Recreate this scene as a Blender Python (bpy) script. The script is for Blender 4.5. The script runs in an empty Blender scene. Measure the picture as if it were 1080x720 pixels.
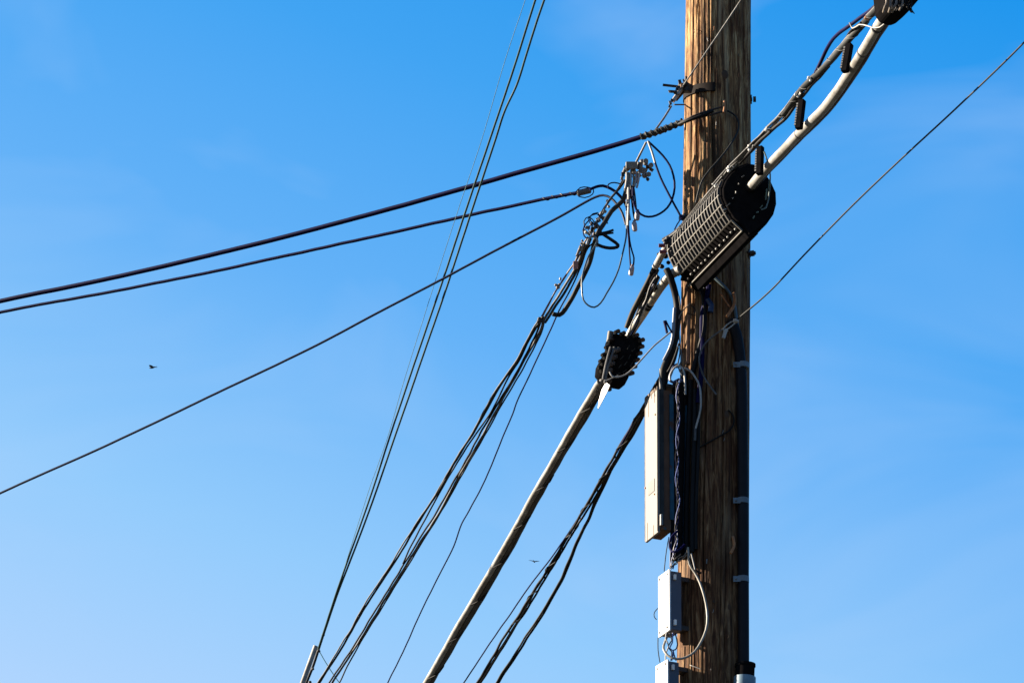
import bpy, bmesh, math, random
from mathutils import Vector, Matrix, noise
R = math.radians
random.seed(7)
sc = bpy.context.scene
col = sc.collection

# ------------------------------------------------------------------ camera, sky, sun
FPX = 3000.0                       # focal length in photo pixels (1080 wide)
cam_d = bpy.data.cameras.new('camera'); cam = bpy.data.objects.new('camera', cam_d); col.objects.link(cam)
cam_d.sensor_width = 36; cam_d.lens = FPX / 1080 * 36; cam_d.clip_end = 5000; cam_d.clip_start = .05
CAM = Vector((0, 0, 1.6))
ROT = Matrix.Rotation(R(90 + 25), 3, 'X') @ Matrix.Rotation(R(1.2), 3, 'Z')
cam.matrix_world = Matrix.Translation(CAM) @ ROT.to_4x4()
sc.camera = cam

SUN_EL, SUN_BACK = 21.0, 11.5      # sun low on the left, a little behind the pole
sdir = Vector((-math.cos(R(SUN_EL)) * math.cos(R(SUN_BACK)), math.cos(R(SUN_EL)) * math.sin(R(SUN_BACK)), math.sin(R(SUN_EL))))
w = bpy.data.worlds.new('World'); sc.world = w; w.use_nodes = True
nt = w.node_tree; N = nt.nodes; L = nt.links; N.clear()
out = N.new('ShaderNodeOutputWorld'); bg = N.new('ShaderNodeBackground'); sky = N.new('ShaderNodeTexSky')
sky.sky_type = 'NISHITA'; sky.sun_disc = False; sky.sun_elevation = R(SUN_EL)
sky.sun_rotation = math.atan2(sdir.x, sdir.y); sky.altitude = 300; sky.air_density = 1.0; sky.dust_density = .6; sky.ozone_density = 1.6
EXPO = 2.05
bg.inputs[1].default_value = .06
tc = N.new('ShaderNodeTexCoord')
# visible sky colour falls off with height and away from the sun's side
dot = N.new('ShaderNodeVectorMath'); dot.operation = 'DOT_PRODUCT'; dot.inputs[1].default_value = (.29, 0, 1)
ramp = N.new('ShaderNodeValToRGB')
SKYC = [(0, (.14, .20, .32)), (.10, (.20, .32, .52)), (.21, (.51, .70, 1.0)), (.33, (.29, .60, .98)), (.42, (.125, .445, .94)), (.50, (.05, .37, .90)), (.585, (.004, .295, .85)), (.70, (.0, .10, .36)), (1, (.0, .03, .12))]  # out-of-view horizon and zenith stops darkened to cut ambient light
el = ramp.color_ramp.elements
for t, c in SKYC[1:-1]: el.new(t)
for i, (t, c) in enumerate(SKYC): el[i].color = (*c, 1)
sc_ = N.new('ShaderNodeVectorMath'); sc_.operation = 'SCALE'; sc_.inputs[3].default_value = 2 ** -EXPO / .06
mixs = N.new('ShaderNodeMix'); mixs.data_type = 'RGBA'; mixs.inputs[0].default_value = .02
# faint cirrus, fixed to the sky's own directions
mp = N.new('ShaderNodeMapping'); mp.inputs['Scale'].default_value = (3.2, 3.2, 7); mp.inputs['Rotation'].default_value = (0, R(-16), 0)
nz = N.new('ShaderNodeTexNoise'); nz.inputs['Scale'].default_value = 1.9; nz.inputs['Detail'].default_value = 4; nz.inputs['Distortion'].default_value = .6
rp = N.new('ShaderNodeMapRange'); rp.inputs[1].default_value = .47; rp.inputs[2].default_value = .78; rp.inputs[3].default_value = 0; rp.inputs[4].default_value = .42
cm = N.new('ShaderNodeMix'); cm.data_type = 'RGBA'; k_ = 2 ** -EXPO / .06; cm.inputs[7].default_value = (.44 * k_, .66 * k_, .97 * k_, 1)
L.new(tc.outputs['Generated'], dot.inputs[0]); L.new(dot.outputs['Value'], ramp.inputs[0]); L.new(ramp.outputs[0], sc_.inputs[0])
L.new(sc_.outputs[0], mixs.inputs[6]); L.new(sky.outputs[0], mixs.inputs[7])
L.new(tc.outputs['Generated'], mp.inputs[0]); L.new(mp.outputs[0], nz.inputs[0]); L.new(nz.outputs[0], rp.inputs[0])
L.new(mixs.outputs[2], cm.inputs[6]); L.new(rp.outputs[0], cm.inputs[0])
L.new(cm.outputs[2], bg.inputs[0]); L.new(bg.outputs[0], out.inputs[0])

sun_d = bpy.data.lights.new('sun', 'SUN'); sun = bpy.data.objects.new('sun', sun_d); col.objects.link(sun)
sun_d.energy = 5.0; sun_d.angle = R(.5); sun_d.color = (1, .86, .68)
sun.rotation_euler = sdir.to_track_quat('Z', 'Y').to_euler()
sc.view_settings.view_transform = 'Standard'; sc.view_settings.look = 'None'
sc.view_settings.exposure = EXPO; sc.view_settings.gamma = 1
sc.render.resolution_x = 1024; sc.render.resolution_y = 682

# ------------------------------------------------------------------ helpers
def ray(px, py):
    return ROT @ Vector(((px - 540) / FPX, -(py - 360) / FPX, -1))
def at(px, py, Y):
    d = ray(px, py); return CAM + d * ((Y - CAM.y) / d.y)
def atz(px, py, z):
    d = ray(px, py); return CAM + d * ((z - CAM.z) / d.z)
def mpp(p):                          # metres per photo pixel at a point
    return (ROT.transposed() @ (p - CAM)).z * -1 / FPX
FWD = ROT @ Vector((0, 0, -1)); RIGHT = ROT @ Vector((1, 0, 0)); UP = ROT @ Vector((0, 1, 0))

def setp(o, label=None, cat=None, group=None, kind=None):
    if label: o['label'] = label
    if cat: o['category'] = cat
    if group: o['group'] = group
    if kind: o['kind'] = kind
    return o
def thing(name, label, cat, loc, group=None):
    o = bpy.data.objects.new(name, None); col.objects.link(o); o.location = loc; o.empty_display_size = .05
    return setp(o, label, cat, group)
def link(name, bm, m, parent=None, smooth=True, bev=0):
    me = bpy.data.meshes.new(name)
    bmesh.ops.recalc_face_normals(bm, faces=bm.faces)
    org = Vector((0, 0, 0))
    if parent is None:
        org = sum((v.co for v in bm.verts), Vector()) / max(1, len(bm.verts))
        for v in bm.verts: v.co -= org
    else:
        p = parent; base = Vector()
        while p: base += p.location; p = p.parent
        bmesh.ops.translate(bm, verts=bm.verts, vec=-base)
    bm.to_mesh(me); bm.free()
    me.materials.append(m)
    for p in me.polygons: p.use_smooth = smooth
    o = bpy.data.objects.new(name, me); col.objects.link(o)
    if parent is None: o.location = org
    else: o.parent = parent
    if smooth:
        me.set_sharp_from_angle(angle=R(40))
    if bev:
        b = o.modifiers.new('b', 'BEVEL'); b.width = bev; b.segments = 2; b.limit_method = 'ANGLE'; b.harden_normals = False
    return o
def BM(): return bmesh.new()

def spline(P, step=.02):
    """Catmull-Rom (centripetal-ish) through the points."""
    P = [Vector(p) for p in P]
    if len(P) < 3: 
        n = max(2, int((P[1] - P[0]).length / .15)); return [P[0].lerp(P[1], i / n) for i in range(n + 1)]
    Q = [P[0] * 2 - P[1]] + P + [P[-1] * 2 - P[-2]]
    out = []
    for i in range(1, len(Q) - 2):
        p0, p1, p2, p3 = Q[i - 1:i + 3]
        d1 = max((p1 - p0).length, 1e-6) ** .5; d2 = max((p2 - p1).length, 1e-6) ** .5; d3 = max((p3 - p2).length, 1e-6) ** .5
        m1 = ((p1 - p0) / d1 - (p2 - p0) / (d1 + d2) + (p2 - p1) / d2) * d2
        m2 = ((p2 - p1) / d2 - (p3 - p1) / (d2 + d3) + (p3 - p2) / d3) * d2
        n = max(2, min(40, int((p2 - p1).length / step)))
        for k in range(n):
            t = k / n; t2 = t * t; t3 = t2 * t
            out.append(p1 * (2 * t3 - 3 * t2 + 1) + m1 * (t3 - 2 * t2 + t) + p2 * (-2 * t3 + 3 * t2) + m2 * (t3 - t2))
    out.append(P[-1]); return out
def frames(C):
    T = [(C[min(i + 1, len(C) - 1)] - C[max(i - 1, 0)]).normalized() for i in range(len(C))]
    a = Vector((0, 0, 1)) if abs(T[0].z) < .9 else Vector((1, 0, 0))
    n = (a - T[0] * a.dot(T[0])).normalized(); out = []
    for t in T:
        n = (n - t * n.dot(t)).normalized(); out.append((t, n, t.cross(n)))
    return out
def sweep(bm, C, r, seg=10, cap=True):
    """round tube along a dense centreline; r a number or a list"""
    F = frames(C); rings = []
    for i, (c, (t, n, b)) in enumerate(zip(C, F)):
        rr = r[i] if isinstance(r, (list, tuple)) else r
        rings.append([bm.verts.new(c + n * (rr * math.cos(2 * math.pi * k / seg)) + b * (rr * math.sin(2 * math.pi * k / seg))) for k in range(seg)])
    for a, b_ in zip(rings, rings[1:]):
        for k in range(seg): bm.faces.new((a[k], a[(k + 1) % seg], b_[(k + 1) % seg], b_[k]))
    if cap: bm.faces.new(rings[0][::-1]); bm.faces.new(rings[-1])
def helix(bm, C, rad, rw, pitch, phase=0, seg=5):
    F = frames(C); s = 0; H = []
    for i in range(len(C)):
        if i: s += (C[i] - C[i - 1]).length
        # subdivide
        if i:
            l = (C[i] - C[i - 1]).length; n = max(1, int(l / (pitch / 12)))
            for k in range(1, n + 1):
                u = k / n; c = C[i - 1].lerp(C[i], u); nn = F[i - 1][1].lerp(F[i][1], u).normalized(); bb = F[i - 1][2].lerp(F[i][2], u).normalized()
                a = 2 * math.pi * (s - l + l * u) / pitch + phase
                H.append(c + nn * rad * math.cos(a) + bb * rad * math.sin(a))
    if len(H) > 2: sweep(bm, H, rw, seg)
    return H
def yfn(Y):
    if callable(Y): return Y
    return lambda x, y: Y
def pts(P, Y=11.8):
    f = yfn(Y); return [at(p[0], p[1], p[2] if len(p) > 2 else f(p[0], p[1])) for p in P]
def path(P, Y=11.8, ext0=0, ext1=0, wob=0.0, step=.025, seed=0, off=(0, 0)):
    if off != (0, 0): P = [(p[0] + off[0], p[1] + off[1]) + tuple(p[2:]) for p in P]
    Q = pts(P, Y)
    C = spline(Q, step)
    if wob:
        m = mpp(C[0]); s = 0; D = [C[0]]
        for i in range(1, len(C)):
            s += (C[i] - C[i - 1]).length
            k = min(1, i / 4, (len(C) - 1 - i) / 4) if not (ext0 or ext1) else 1
            D.append(C[i] + noise.noise_vector(Vector((s * 3.1, seed * 7.3, 0))) * wob * m * 2 * k + noise.noise_vector(Vector((s * 11, seed * 3.3, 4))) * wob * m * k)
        C = D
    if ext0: C = [C[0] + (C[0] - C[3]).normalized() * ext0 * k / 6 for k in range(6, 0, -1)] + C
    if ext1: C = C + [C[-1] + (C[-1] - C[-4]).normalized() * ext1 * k / 6 for k in range(1, 7)]
    return C
def cable(name, P, r, m, Y=11.8, parent=None, label=None, cat='cable', group=None, ext0=0, ext1=0, wob=.35, seg=10, seed=None, off=(0, 0), rm=None):
    C = path(P, Y, ext0, ext1, wob, seed=random.random() * 50 if seed is None else seed, off=off)
    rm = rm or r * mpp(C[len(C) // 2] if not (ext0 or ext1) else pts(P[:1], Y)[0] * .5 + pts(P[-1:], Y)[0] * .5)
    bm = BM(); sweep(bm, C, rm, seg)
    o = link(name, bm, m, parent)
    if parent is None or label: setp(o, label, cat if parent is None else None, group)
    return o
def box_axes(bm, c, ax, ay, az, sx, sy, sz):
    V = [bm.verts.new(c + ax * (sx * i / 2) + ay * (sy * j / 2) + az * (sz * k / 2)) for i in (-1, 1) for j in (-1, 1) for k in (-1, 1)]
    for f in ((0, 1, 3, 2), (4, 6, 7, 5), (0, 4, 5, 1), (2, 3, 7, 6), (0, 2, 6, 4), (1, 5, 7, 3)): bm.faces.new([V[i] for i in f])
def bar(bm, a, b, wdt, th, up=None):
    d = (b - a); l = d.length; d.normalize(); up = up or Vector((0, 0, 1))
    s = d.cross(up).normalized(); u = s.cross(d).normalized()
    box_axes(bm, (a + b) / 2, d, s, u, l, wdt, th)
def rod(bm, a, b, r, seg=12, r2=None):
    sweep(bm, [a, b], [r, r2 if r2 is not None else r], seg)
def prism(bm, poly, D):
    a = [bm.verts.new(p) for p in poly]; b = [bm.verts.new(p + D) for p in poly]; n = len(a)
    bm.faces.new(a); bm.faces.new(b[::-1])
    for i in range(n): bm.faces.new((a[i], b[i], b[(i + 1) % n], a[(i + 1) % n]))
def ball(bm, c, r, sx=(1, 1, 1), seg=10):
    r_ = bmesh.ops.create_uvsphere(bm, u_segments=seg, v_segments=max(6, seg // 2 + 2), radius=r)
    for v in r_['verts']: v.co = Vector((v.co.x * sx[0], v.co.y * sx[1], v.co.z * sx[2])) + c
def lump(bm, c, r, seed, amp=.35):
    r_ = bmesh.ops.create_icosphere(bm, subdivisions=2, radius=r)
    for v in r_['verts']:
        k = 1 + amp * noise.noise(v.co / r * 1.7 + Vector((seed, 0, seed * 2))); v.co = v.co * k + c

# ------------------------------------------------------------------ materials
def mat(name, c, rough=.5, metal=0.0, var=.25, scale=18, c2=None, thr=(.5, .65), bump=.15, stretch=(1, 1, 1), spec=.5):
    m = bpy.data.materials.new(name); m.use_nodes = True; n = m.node_tree.nodes; l = m.node_tree.links
    b = n['Principled BSDF']; b.inputs['Roughness'].default_value = rough; b.inputs['Metallic'].default_value = metal
    b.inputs['Specular IOR Level'].default_value = spec
    t = n.new('ShaderNodeTexCoord'); mp = n.new('ShaderNodeMapping'); mp.inputs['Scale'].default_value = stretch
    a = n.new('ShaderNodeTexNoise'); a.inputs['Scale'].default_value = scale; a.inputs['Detail'].default_value = 6
    l.new(t.outputs['Object'], mp.inputs[0]); l.new(mp.outputs[0], a.inputs[0])
    r = n.new('ShaderNodeValToRGB')
    e = r.color_ramp.elements; e[0].position = .3; e[1].position = .7
    e[0].color = (*[x * (1 - var) for x in c], 1); e[1].color = (*[min(1, x * (1 + var)) for x in c], 1)
    l.new(a.outputs[0], r.inputs[0]); src = r.outputs[0]
    if c2:
        a2 = n.new('ShaderNodeTexNoise'); a2.inputs['Scale'].default_value = scale * .6; a2.inputs['Detail'].default_value = 8; a2.inputs['Roughness'].default_value = .7
        l.new(mp.outputs[0], a2.inputs[0]); mr = n.new('ShaderNodeMapRange'); mr.inputs[1].default_value = thr[0]; mr.inputs[2].default_value = thr[1]
        l.new(a2.outputs[0], mr.inputs[0]); mx = n.new('ShaderNodeMix'); mx.data_type = 'RGBA'; mx.inputs[7].default_value = (*c2, 1)
        l.new(src, mx.inputs[6]); l.new(mr.outputs[0], mx.inputs[0]); src = mx.outputs[2]
    l.new(src, b.inputs['Base Color'])
    if bump:
        bp = n.new('ShaderNodeBump'); bp.inputs['Strength'].default_value = bump; bp.inputs['Distance'].default_value = .004
        l.new(a.outputs[0], bp.inputs['Height']); l.new(bp.outputs[0], b.inputs['Normal'])
    return m
BLK = mat('black_jacket', (.006, .0055, .006), .6, bump=.2, spec=.15)
BLK2 = mat('black_plastic', (.007, .0065, .007), .8, scale=30, spec=0)
NAVY = mat('navy_jacket', (.003, .003, .034), .6, spec=.06)
BLUE = mat('blue_jacket', (.008, .025, .085), .5)
BLUEW = mat('pale_blue_wire', (.13, .16, .36), .5)
TEAL = mat('teal_paint', (.012, .06, .10), .7, c2=(.06, .03, .02), thr=(.55, .62), spec=.2)
GRY = mat('grey_jacket', (.075, .075, .075), .65, c2=(.03, .03, .033), thr=(.45, .6))
DGRY = mat('dark_grey_jacket', (.02, .022, .022), .65, c2=(.008, .008, .01), spec=.2)
WHT = mat('weathered_white_jacket', (.255, .25, .235), .65, scale=14, c2=(.13, .12, .105), thr=(.45, .62), bump=.4)
WIREW = mat('white_wire', (.26, .25, .235), .5)
TAN = mat('tan_wire', (.14, .112, .085), .6)
STL = mat('galvanised_steel', (.17, .17, .165), .5, .4, c2=(.09, .075, .06), scale=40)
DSTL = mat('dark_iron', (.018, .016, .016), .6, .3, c2=(.05, .022, .012), scale=40)
RUST = mat('rusty_iron', (.30, .13, .05), .75, .1, scale=60, c2=(.2, .08, .03))
CREAM = mat('cream_paint', (.112, .100, .085), .5, scale=5, var=.08, c2=(.085, .055, .032), thr=(.53, .75), bump=.08, stretch=(1, 1, .35))
BROWN = mat('rusted_brown_paint', (.085, .045, .028), .8, scale=14, c2=(.012, .07, .10), thr=(.6, .66), spec=.2)
BOXW = mat('white_enamel', (.66, .66, .65), .4, var=.05, scale=6, bump=.05, c2=(.2, .2, .18), thr=(.62, .8))
BOXG = mat('grey_blue_enamel', (.035, .045, .075), .5, var=.12, scale=10)
RIB = mat('weathered_tan_plastic', (.088, .082, .068), .6, scale=30, c2=(.05, .045, .038))
PINK = mat('faded_pink_plastic', (.22, .12, .11), .6)
CAPM = mat('clear_grey_plastic', (.24, .22, .25), .35)
RED = mat('dark_red_plastic', (.16, .02, .03), .4)
BIRD = mat('hazed_feathers', (.045, .06, .085), .9, spec=.1)  # feather colour lightened and blued to paint in distance haze

FITB = mat('fitting_black', (.009, .0085, .008), .45, scale=30, spec=.3)
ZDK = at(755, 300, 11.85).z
def wood_mat():
    m = bpy.data.materials.new('weathered_pole_wood'); m.use_nodes = True; n = m.node_tree.nodes; l = m.node_tree.links
    b = n['Principled BSDF']; b.inputs['Roughness'].default_value = .85; b.inputs['Specular IOR Level'].default_value = .2
    t = n.new('ShaderNodeTexCoord')
    def nz(scale, st, det=6, dist=0, rgh=.55):
        mp = n.new('ShaderNodeMapping'); mp.inputs['Scale'].default_value = st
        a = n.new('ShaderNodeTexNoise'); a.inputs['Scale'].default_value = scale; a.inputs['Detail'].default_value = det; a.inputs['Distortion'].default_value = dist; a.inputs['Roughness'].default_value = rgh
        l.new(t.outputs['Object'], mp.inputs[0]); l.new(mp.outputs[0], a.inputs[0]); return a.outputs[0]
    grain = nz(62, (1, 1, .075), 9, 1.1, .7); streak = nz(22, (1, 1, .05), 6, .9); blot = nz(5, (1, 1, .5), 6, .8); fine = nz(130, (1, 1, .12), 4)
    r = n.new('ShaderNodeValToRGB'); e = r.color_ramp.elements
    e[0].position = .34; e[0].color = (.03, .012, .005, 1); e[1].position = .64; e[1].color = (.45, .32, .165, 1)
    k = e.new(.45); k.color = (.11, .048, .019, 1); k = e.new(.54); k.color = (.29, .165, .07, 1)
    l.new(grain, r.inputs[0])
    # dark preservative streaks and blotches
    def mixc(src, fac, c, lo, hi, amt):
        mr = n.new('ShaderNodeMapRange'); mr.inputs[1].default_value = lo; mr.inputs[2].default_value = hi; mr.inputs[4].default_value = amt
        l.new(fac, mr.inputs[0]); mx = n.new('ShaderNodeMix'); mx.data_type = 'RGBA'; mx.inputs[7].default_value = (*c, 1)
        l.new(src, mx.inputs[6]); l.new(mr.outputs[0], mx.inputs[0]); return mx.outputs[2]
    c = mixc(r.outputs[0], streak, (.012, .006, .004), .55, .65, .9)
    c = mixc(c, blot, (.10, .036, .013), .5, .7, .6)
    c = mixc(c, fine, (.05, .025, .012), .58, .7, .7)
    patch = nz(11, (1, 1, .28), 7, 1.6, .7); c = mixc(c, patch, (.028, .013, .007), .56, .68, .75)
    pale = nz(9, (1, 1, .12), 5, .8); c = mixc(c, pale, (.52, .41, .25), .54, .72, .5)
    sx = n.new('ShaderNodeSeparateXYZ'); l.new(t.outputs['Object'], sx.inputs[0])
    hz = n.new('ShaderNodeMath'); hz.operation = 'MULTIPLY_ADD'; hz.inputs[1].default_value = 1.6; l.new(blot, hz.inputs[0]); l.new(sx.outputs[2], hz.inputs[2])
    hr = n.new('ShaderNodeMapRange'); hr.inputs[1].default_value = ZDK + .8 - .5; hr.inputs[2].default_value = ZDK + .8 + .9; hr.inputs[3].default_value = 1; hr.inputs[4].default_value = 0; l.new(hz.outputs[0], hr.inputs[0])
    dk = n.new('ShaderNodeMix'); dk.data_type = 'RGBA'; dk.blend_type = 'MULTIPLY'; dk.inputs[7].default_value = (.50, .46, .48, 1)   # lower shaft multiplied darker
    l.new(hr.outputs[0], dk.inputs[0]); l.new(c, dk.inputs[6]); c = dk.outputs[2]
    l.new(c, b.inputs['Base Color'])
    ad = n.new('ShaderNodeMath'); l.new(grain, ad.inputs[0]); l.new(fine, ad.inputs[1])
    bp = n.new('ShaderNodeBump'); bp.inputs['Strength'].default_value = .8; bp.inputs['Distance'].default_value = .006
    l.new(ad.outputs[0], bp.inputs['Height']); l.new(bp.outputs[0], b.inputs['Normal'])
    return m
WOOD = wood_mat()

# ------------------------------------------------------------------ ground
gm_ = mat('dark_ground', (.026, .028, .018), .95, scale=3, c2=(.035, .033, .03), bump=.4)
bm = BM(); bmesh.ops.create_grid(bm, x_segments=40, y_segments=40, size=1500)
g = link('ground', bm, gm_); setp(g, kind='structure')

# ------------------------------------------------------------------ utility pole
PY = 12.0
A0 = at(757.7, 0, PY); A1 = at(751.3, 720, PY)
r_top = 34.3 * mpp(A0); r_bot = 37.8 * mpp(A1)
ad = (A1 - A0) / (A1.z - A0.z)           # per metre of z
def axis(z): return A0 + ad * (z - A0.z)
def prad(z): return r_top + (r_bot - r_top) * (A0.z - z) / (A0.z - A1.z) if z > 4 else prad(4.0001) + (4 - z) * .006
ZT = 10.9
pole = thing('utility_pole', 'tall weathered wooden utility pole, orange brown on its sunlit left side', 'utility pole', axis(0))
random.seed(11)
checks = [(random.uniform(0, 6.283), random.uniform(3.2, 9.8), random.uniform(.5, 2.2), random.uniform(.003, .009), random.uniform(.012, .03)) for _ in range(95)]
# a few long checks that show on the lit face
for a_, z_, l_, d_ in ((4.25, 7.9, 2.6, .012), (4.0, 8.4, 1.6, .009), (3.75, 7.9, 2.0, .008), (4.5, 8.2, 1.5, .014), (4.38, 6.1, 1.6, .013), (4.85, 6.3, 2.5, .011), (5.2, 5.9, 2.0, .008), (4.1, 6.2, 1.4, .01)):
    checks.append((a_, z_, l_, d_, .02))
bm = BM(); SEG = 260; zs = []
z = 0.0
while z < ZT:
    zs.append(z); z += .25 if z < 4.8 or z > 9.4 else .02
zs.append(ZT); rings = []
for z in zs:
    c = axis(z); pr = prad(z); act = [k for k in checks if abs(z - k[1]) < k[2]]
    ring = []
    for k in range(SEG):
        a = 2 * math.pi * k / SEG; d = 0
        for (ca, cz, cl, dd, wd) in act:
            u = (a - ca - .035 * math.sin(z * 2.3 + ca * 5) - .012 * math.sin(z * 9 + ca) + math.pi) % (2 * math.pi) - math.pi
            if abs(u) < wd * 3: d -= dd * math.exp(-(u / wd) ** 2) * (1 - ((z - cz) / cl) ** 2)
        v = Vector((math.cos(a) * 3, math.sin(a) * 3, z * .35))
        d += .004 * noise.noise(v) + .0022 * noise.noise(Vector((math.cos(a) * 16, math.sin(a) * 16, z * .8))) + .0012 * noise.noise(Vector((math.cos(a) * 40, math.sin(a) * 40, z * 3)))
        ring.append(bm.verts.new((c.x + (pr + d) * math.cos(a), c.y + (pr + d) * math.sin(a), z)))
    rings.append(ring)
for a_, b_ in zip(rings, rings[1:]):
    for k in range(SEG): bm.faces.new((a_[k], a_[(k + 1) % SEG], b_[(k + 1) % SEG], b_[k]))
bm.faces.new(rings[-1]); bm.faces.new(rings[0][::-1])
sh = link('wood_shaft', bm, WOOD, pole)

def on_pole(px, py, lift=0.0):
    """point on the pole surface seen through a photo pixel"""
    d = ray(px, py); 
    t = 10.0
    for _ in range(40):
        # march to surface
        P = CAM + d * t; c = axis(P.z); q = Vector((P.x - c.x, P.y - c.y)); e = q.length - (prad(P.z) + lift)
        if abs(e) < 1e-4: break
        t += max(-.1, min(.1, e * .7))
        if t > 14.2: break
    P = CAM + d * t
    return P
def wrap(P, lift=.004):
    return [on_pole(x, y, lift) for x, y in P]
def pcable(name, P, r, m, parent=None, label=None, cat='wire', lift=None, group=None, wob=.3):
    rm = r * .0043
    C = spline(wrap(P, rm if lift is None else lift), .015)
    bm = BM(); sweep(bm, C, rm, 8); o = link(name, bm, m, parent)
    if parent is None: setp(o, label, cat, group)
    return o
# dark band doubling as the hardware's shadow, bolts, pins
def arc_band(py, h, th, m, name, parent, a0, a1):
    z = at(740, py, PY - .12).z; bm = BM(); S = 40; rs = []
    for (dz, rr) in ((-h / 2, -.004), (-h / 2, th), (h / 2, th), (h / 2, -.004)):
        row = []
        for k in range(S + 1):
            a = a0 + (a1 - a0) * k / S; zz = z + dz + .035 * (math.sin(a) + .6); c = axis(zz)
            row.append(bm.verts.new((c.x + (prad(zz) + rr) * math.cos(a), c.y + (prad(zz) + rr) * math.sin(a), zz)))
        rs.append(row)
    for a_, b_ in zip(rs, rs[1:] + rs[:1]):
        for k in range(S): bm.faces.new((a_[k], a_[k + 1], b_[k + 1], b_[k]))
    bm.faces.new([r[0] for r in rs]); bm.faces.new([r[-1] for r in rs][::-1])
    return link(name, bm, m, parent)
arc_band(93, .046, .007, mat('band_shadow_black', (.012, .009, .008), .85, spec=.1), 'band_with_shadow', pole, R(160), R(262))  # dark strip on the lit side, partly the hardware's cast shadow made solid
def bolt(px, py, dirv, l=.05, r=.012):
    p = on_pole(px, py); bm = BM(); rod(bm, p - dirv * .03, p + dirv * l, r * .55)
    rod(bm, p, p + dirv * .006, r * 1.9, 4); rod(bm, p + dirv * (l - .02), p + dirv * (l - .004), r * 1.2, 6)
    return link('bolt', bm, DSTL, pole, smooth=False)
def edge_bolt(py, side, Yo=-.03, l=.03):
    z = at(757, py, PY - .1).z; c = axis(z); a = math.atan2(Yo, side); d = Vector((math.cos(a), math.sin(a), 0))
    p = Vector((c.x, c.y, z)) + d * prad(z); bm = BM()
    rod(bm, p - d * .03, p + d * l, .009); rod(bm, p - d * .002, p + d * .006, .026, 4); rod(bm, p + d * .012, p + d * .026, .016, 6)
    return link('bolt', bm, DSTL, pole, smooth=False)
edge_bolt(263, 1, -.4, .034); edge_bolt(95, 1, -.1, .008); edge_bolt(225, -1, -.3, .012)
# copper pin and hooks
def pin(name, P, r, m, lift=.012):
    C = spline([on_pole(P[0][0], P[0][1], -.01)] + wrap(P, lift) + ([on_pole(P[-1][0], P[-1][1], -.01)] if name == 'staple' else []), .01); bm = BM(); sweep(bm, C, r * .0043, 10); return link(name, bm, m, pole)
pin('staple_hook', [(764, 107), (764.3, 112), (763.3, 119)], 1.3, RUST, .05)
pin('staple_hook', [(774.3, 311), (775, 317), (773.5, 323), (766.3, 334)], 1.7, RUST, .075)
pin('nail', [(760.6, 310), (765, 317), (769.4, 323.5)], .8, RUST, .06)
pin('staple_hook', [(773.3, 567), (774.3, 573), (773.3, 578), (770.5, 583)], 1.5, RUST, .07)
pin('nail', [(745.5, 590), (745.2, 594)], .7, STL, .01)
pin('nail', [(728, 701), (739, 705)], .5, STL, .006)
pin('nail', [(729, 301), (738, 303)], 1.0, TAN, .02)
# knots
for (x, y, s) in ((764, 79, 1.0), (766, 437, .8), (745, 150, .6), (768, 640, .7), (757, 505, .6)):
    p = on_pole(x, y, -.006); bm = BM(); ball(bm, p, .019 * s, (1, .45, 1.4), 16); link('knot', bm, mat('knot_wood', (.05, .025, .012), .9), pole)
random.seed(5)
for k in range(16):
    x, y = random.choice([(random.uniform(728, 785), random.uniform(5, 180)), (random.uniform(742, 770), random.uniform(330, 690))]); l = random.uniform(2, 4)
    pin('staple', [(x, y), (x + random.uniform(-.5, .5), y + l / 2), (x + random.uniform(-1, 1), y + l)], .35, (RUST, STL, DSTL)[k % 3], .005)
# splintered slat of wood on the left side (moulding that hides a ground wire)
C = spline(wrap([(726.5, 306), (726.2, 330), (726, 355), (725.5, 383)], .004), .05); bm = BM()
for a_, b_ in zip(C, C[1:]): bar(bm, a_, b_ + (b_ - a_) * .02, .013, .008, Vector((0, -1, 0)))
link('wood_moulding', bm, mat('moulding_wood', (.14, .08, .055), .8, scale=50, stretch=(1, 1, .1)), pole, smooth=False)
for P_, wd in (([(730, 372), (729.5, 395), (729, 421)], .011), ([(719.5, 303), (719.5, 330), (720, 372)], .007), ([(734, 306), (735, 340), (733, 374)], .012)):
    C = spline(wrap(P_, .005), .05); bm = BM()
    for a_, b_ in zip(C, C[1:]): bar(bm, a_, b_ + (b_ - a_) * .02, wd, .01, Vector((0, -1, 0)))
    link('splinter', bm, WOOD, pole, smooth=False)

# ------------------------------------------------------------------ conduit on the right side
con = thing('riser_conduit', 'black riser conduit strapped down the right edge of the wooden pole', 'conduit', at(784, 700, PY - .1))
def side_pt(px, py, Y): return at(px, py, Y)
C = path([(771, 338, 11.85), (776.5, 352, 11.85), (780, 372, 11.86), (782, 400, 11.86), (783.5, 500, 11.86), (784, 600, 11.86), (784.3, 704, 11.86)], step=.03)
bm = BM(); sweep(bm, C, 5.9 * .0042, 20); link('pipe', bm, mat('conduit_black', (.007, .007, .010), .55, spec=.12), con)
for y in (385.5, 528.5, 611):
    p0 = at(783.5, y, 11.86); bm = BM()
    rod(bm, p0 - Vector((0, 0, .013)), p0 + Vector((0, 0, .013)), 6.6 * .0042, 20)
    q = at(776, y, 11.85); bar(bm, q + Vector((-.012, -.01, 0)), q + Vector((.02, -.012, 0)), .004, .026, Vector((0, 0, 1)))
    ball(bm, q + Vector((0, -.014, 0)), .006)
    link('strap', bm, mat('dull_zinc', (.09, .12, .15), .55), con)
p0 = at(786, 700, 11.85); p1 = at(785.5, 714, 11.85); bm = BM(); rod(bm, p0, p1, 10 * .0042, 24); rod(bm, p0, p0 + Vector((0, 0, -.012)), 10.8 * .0042, 24); link('coupling', bm, BLK2, con)
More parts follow.
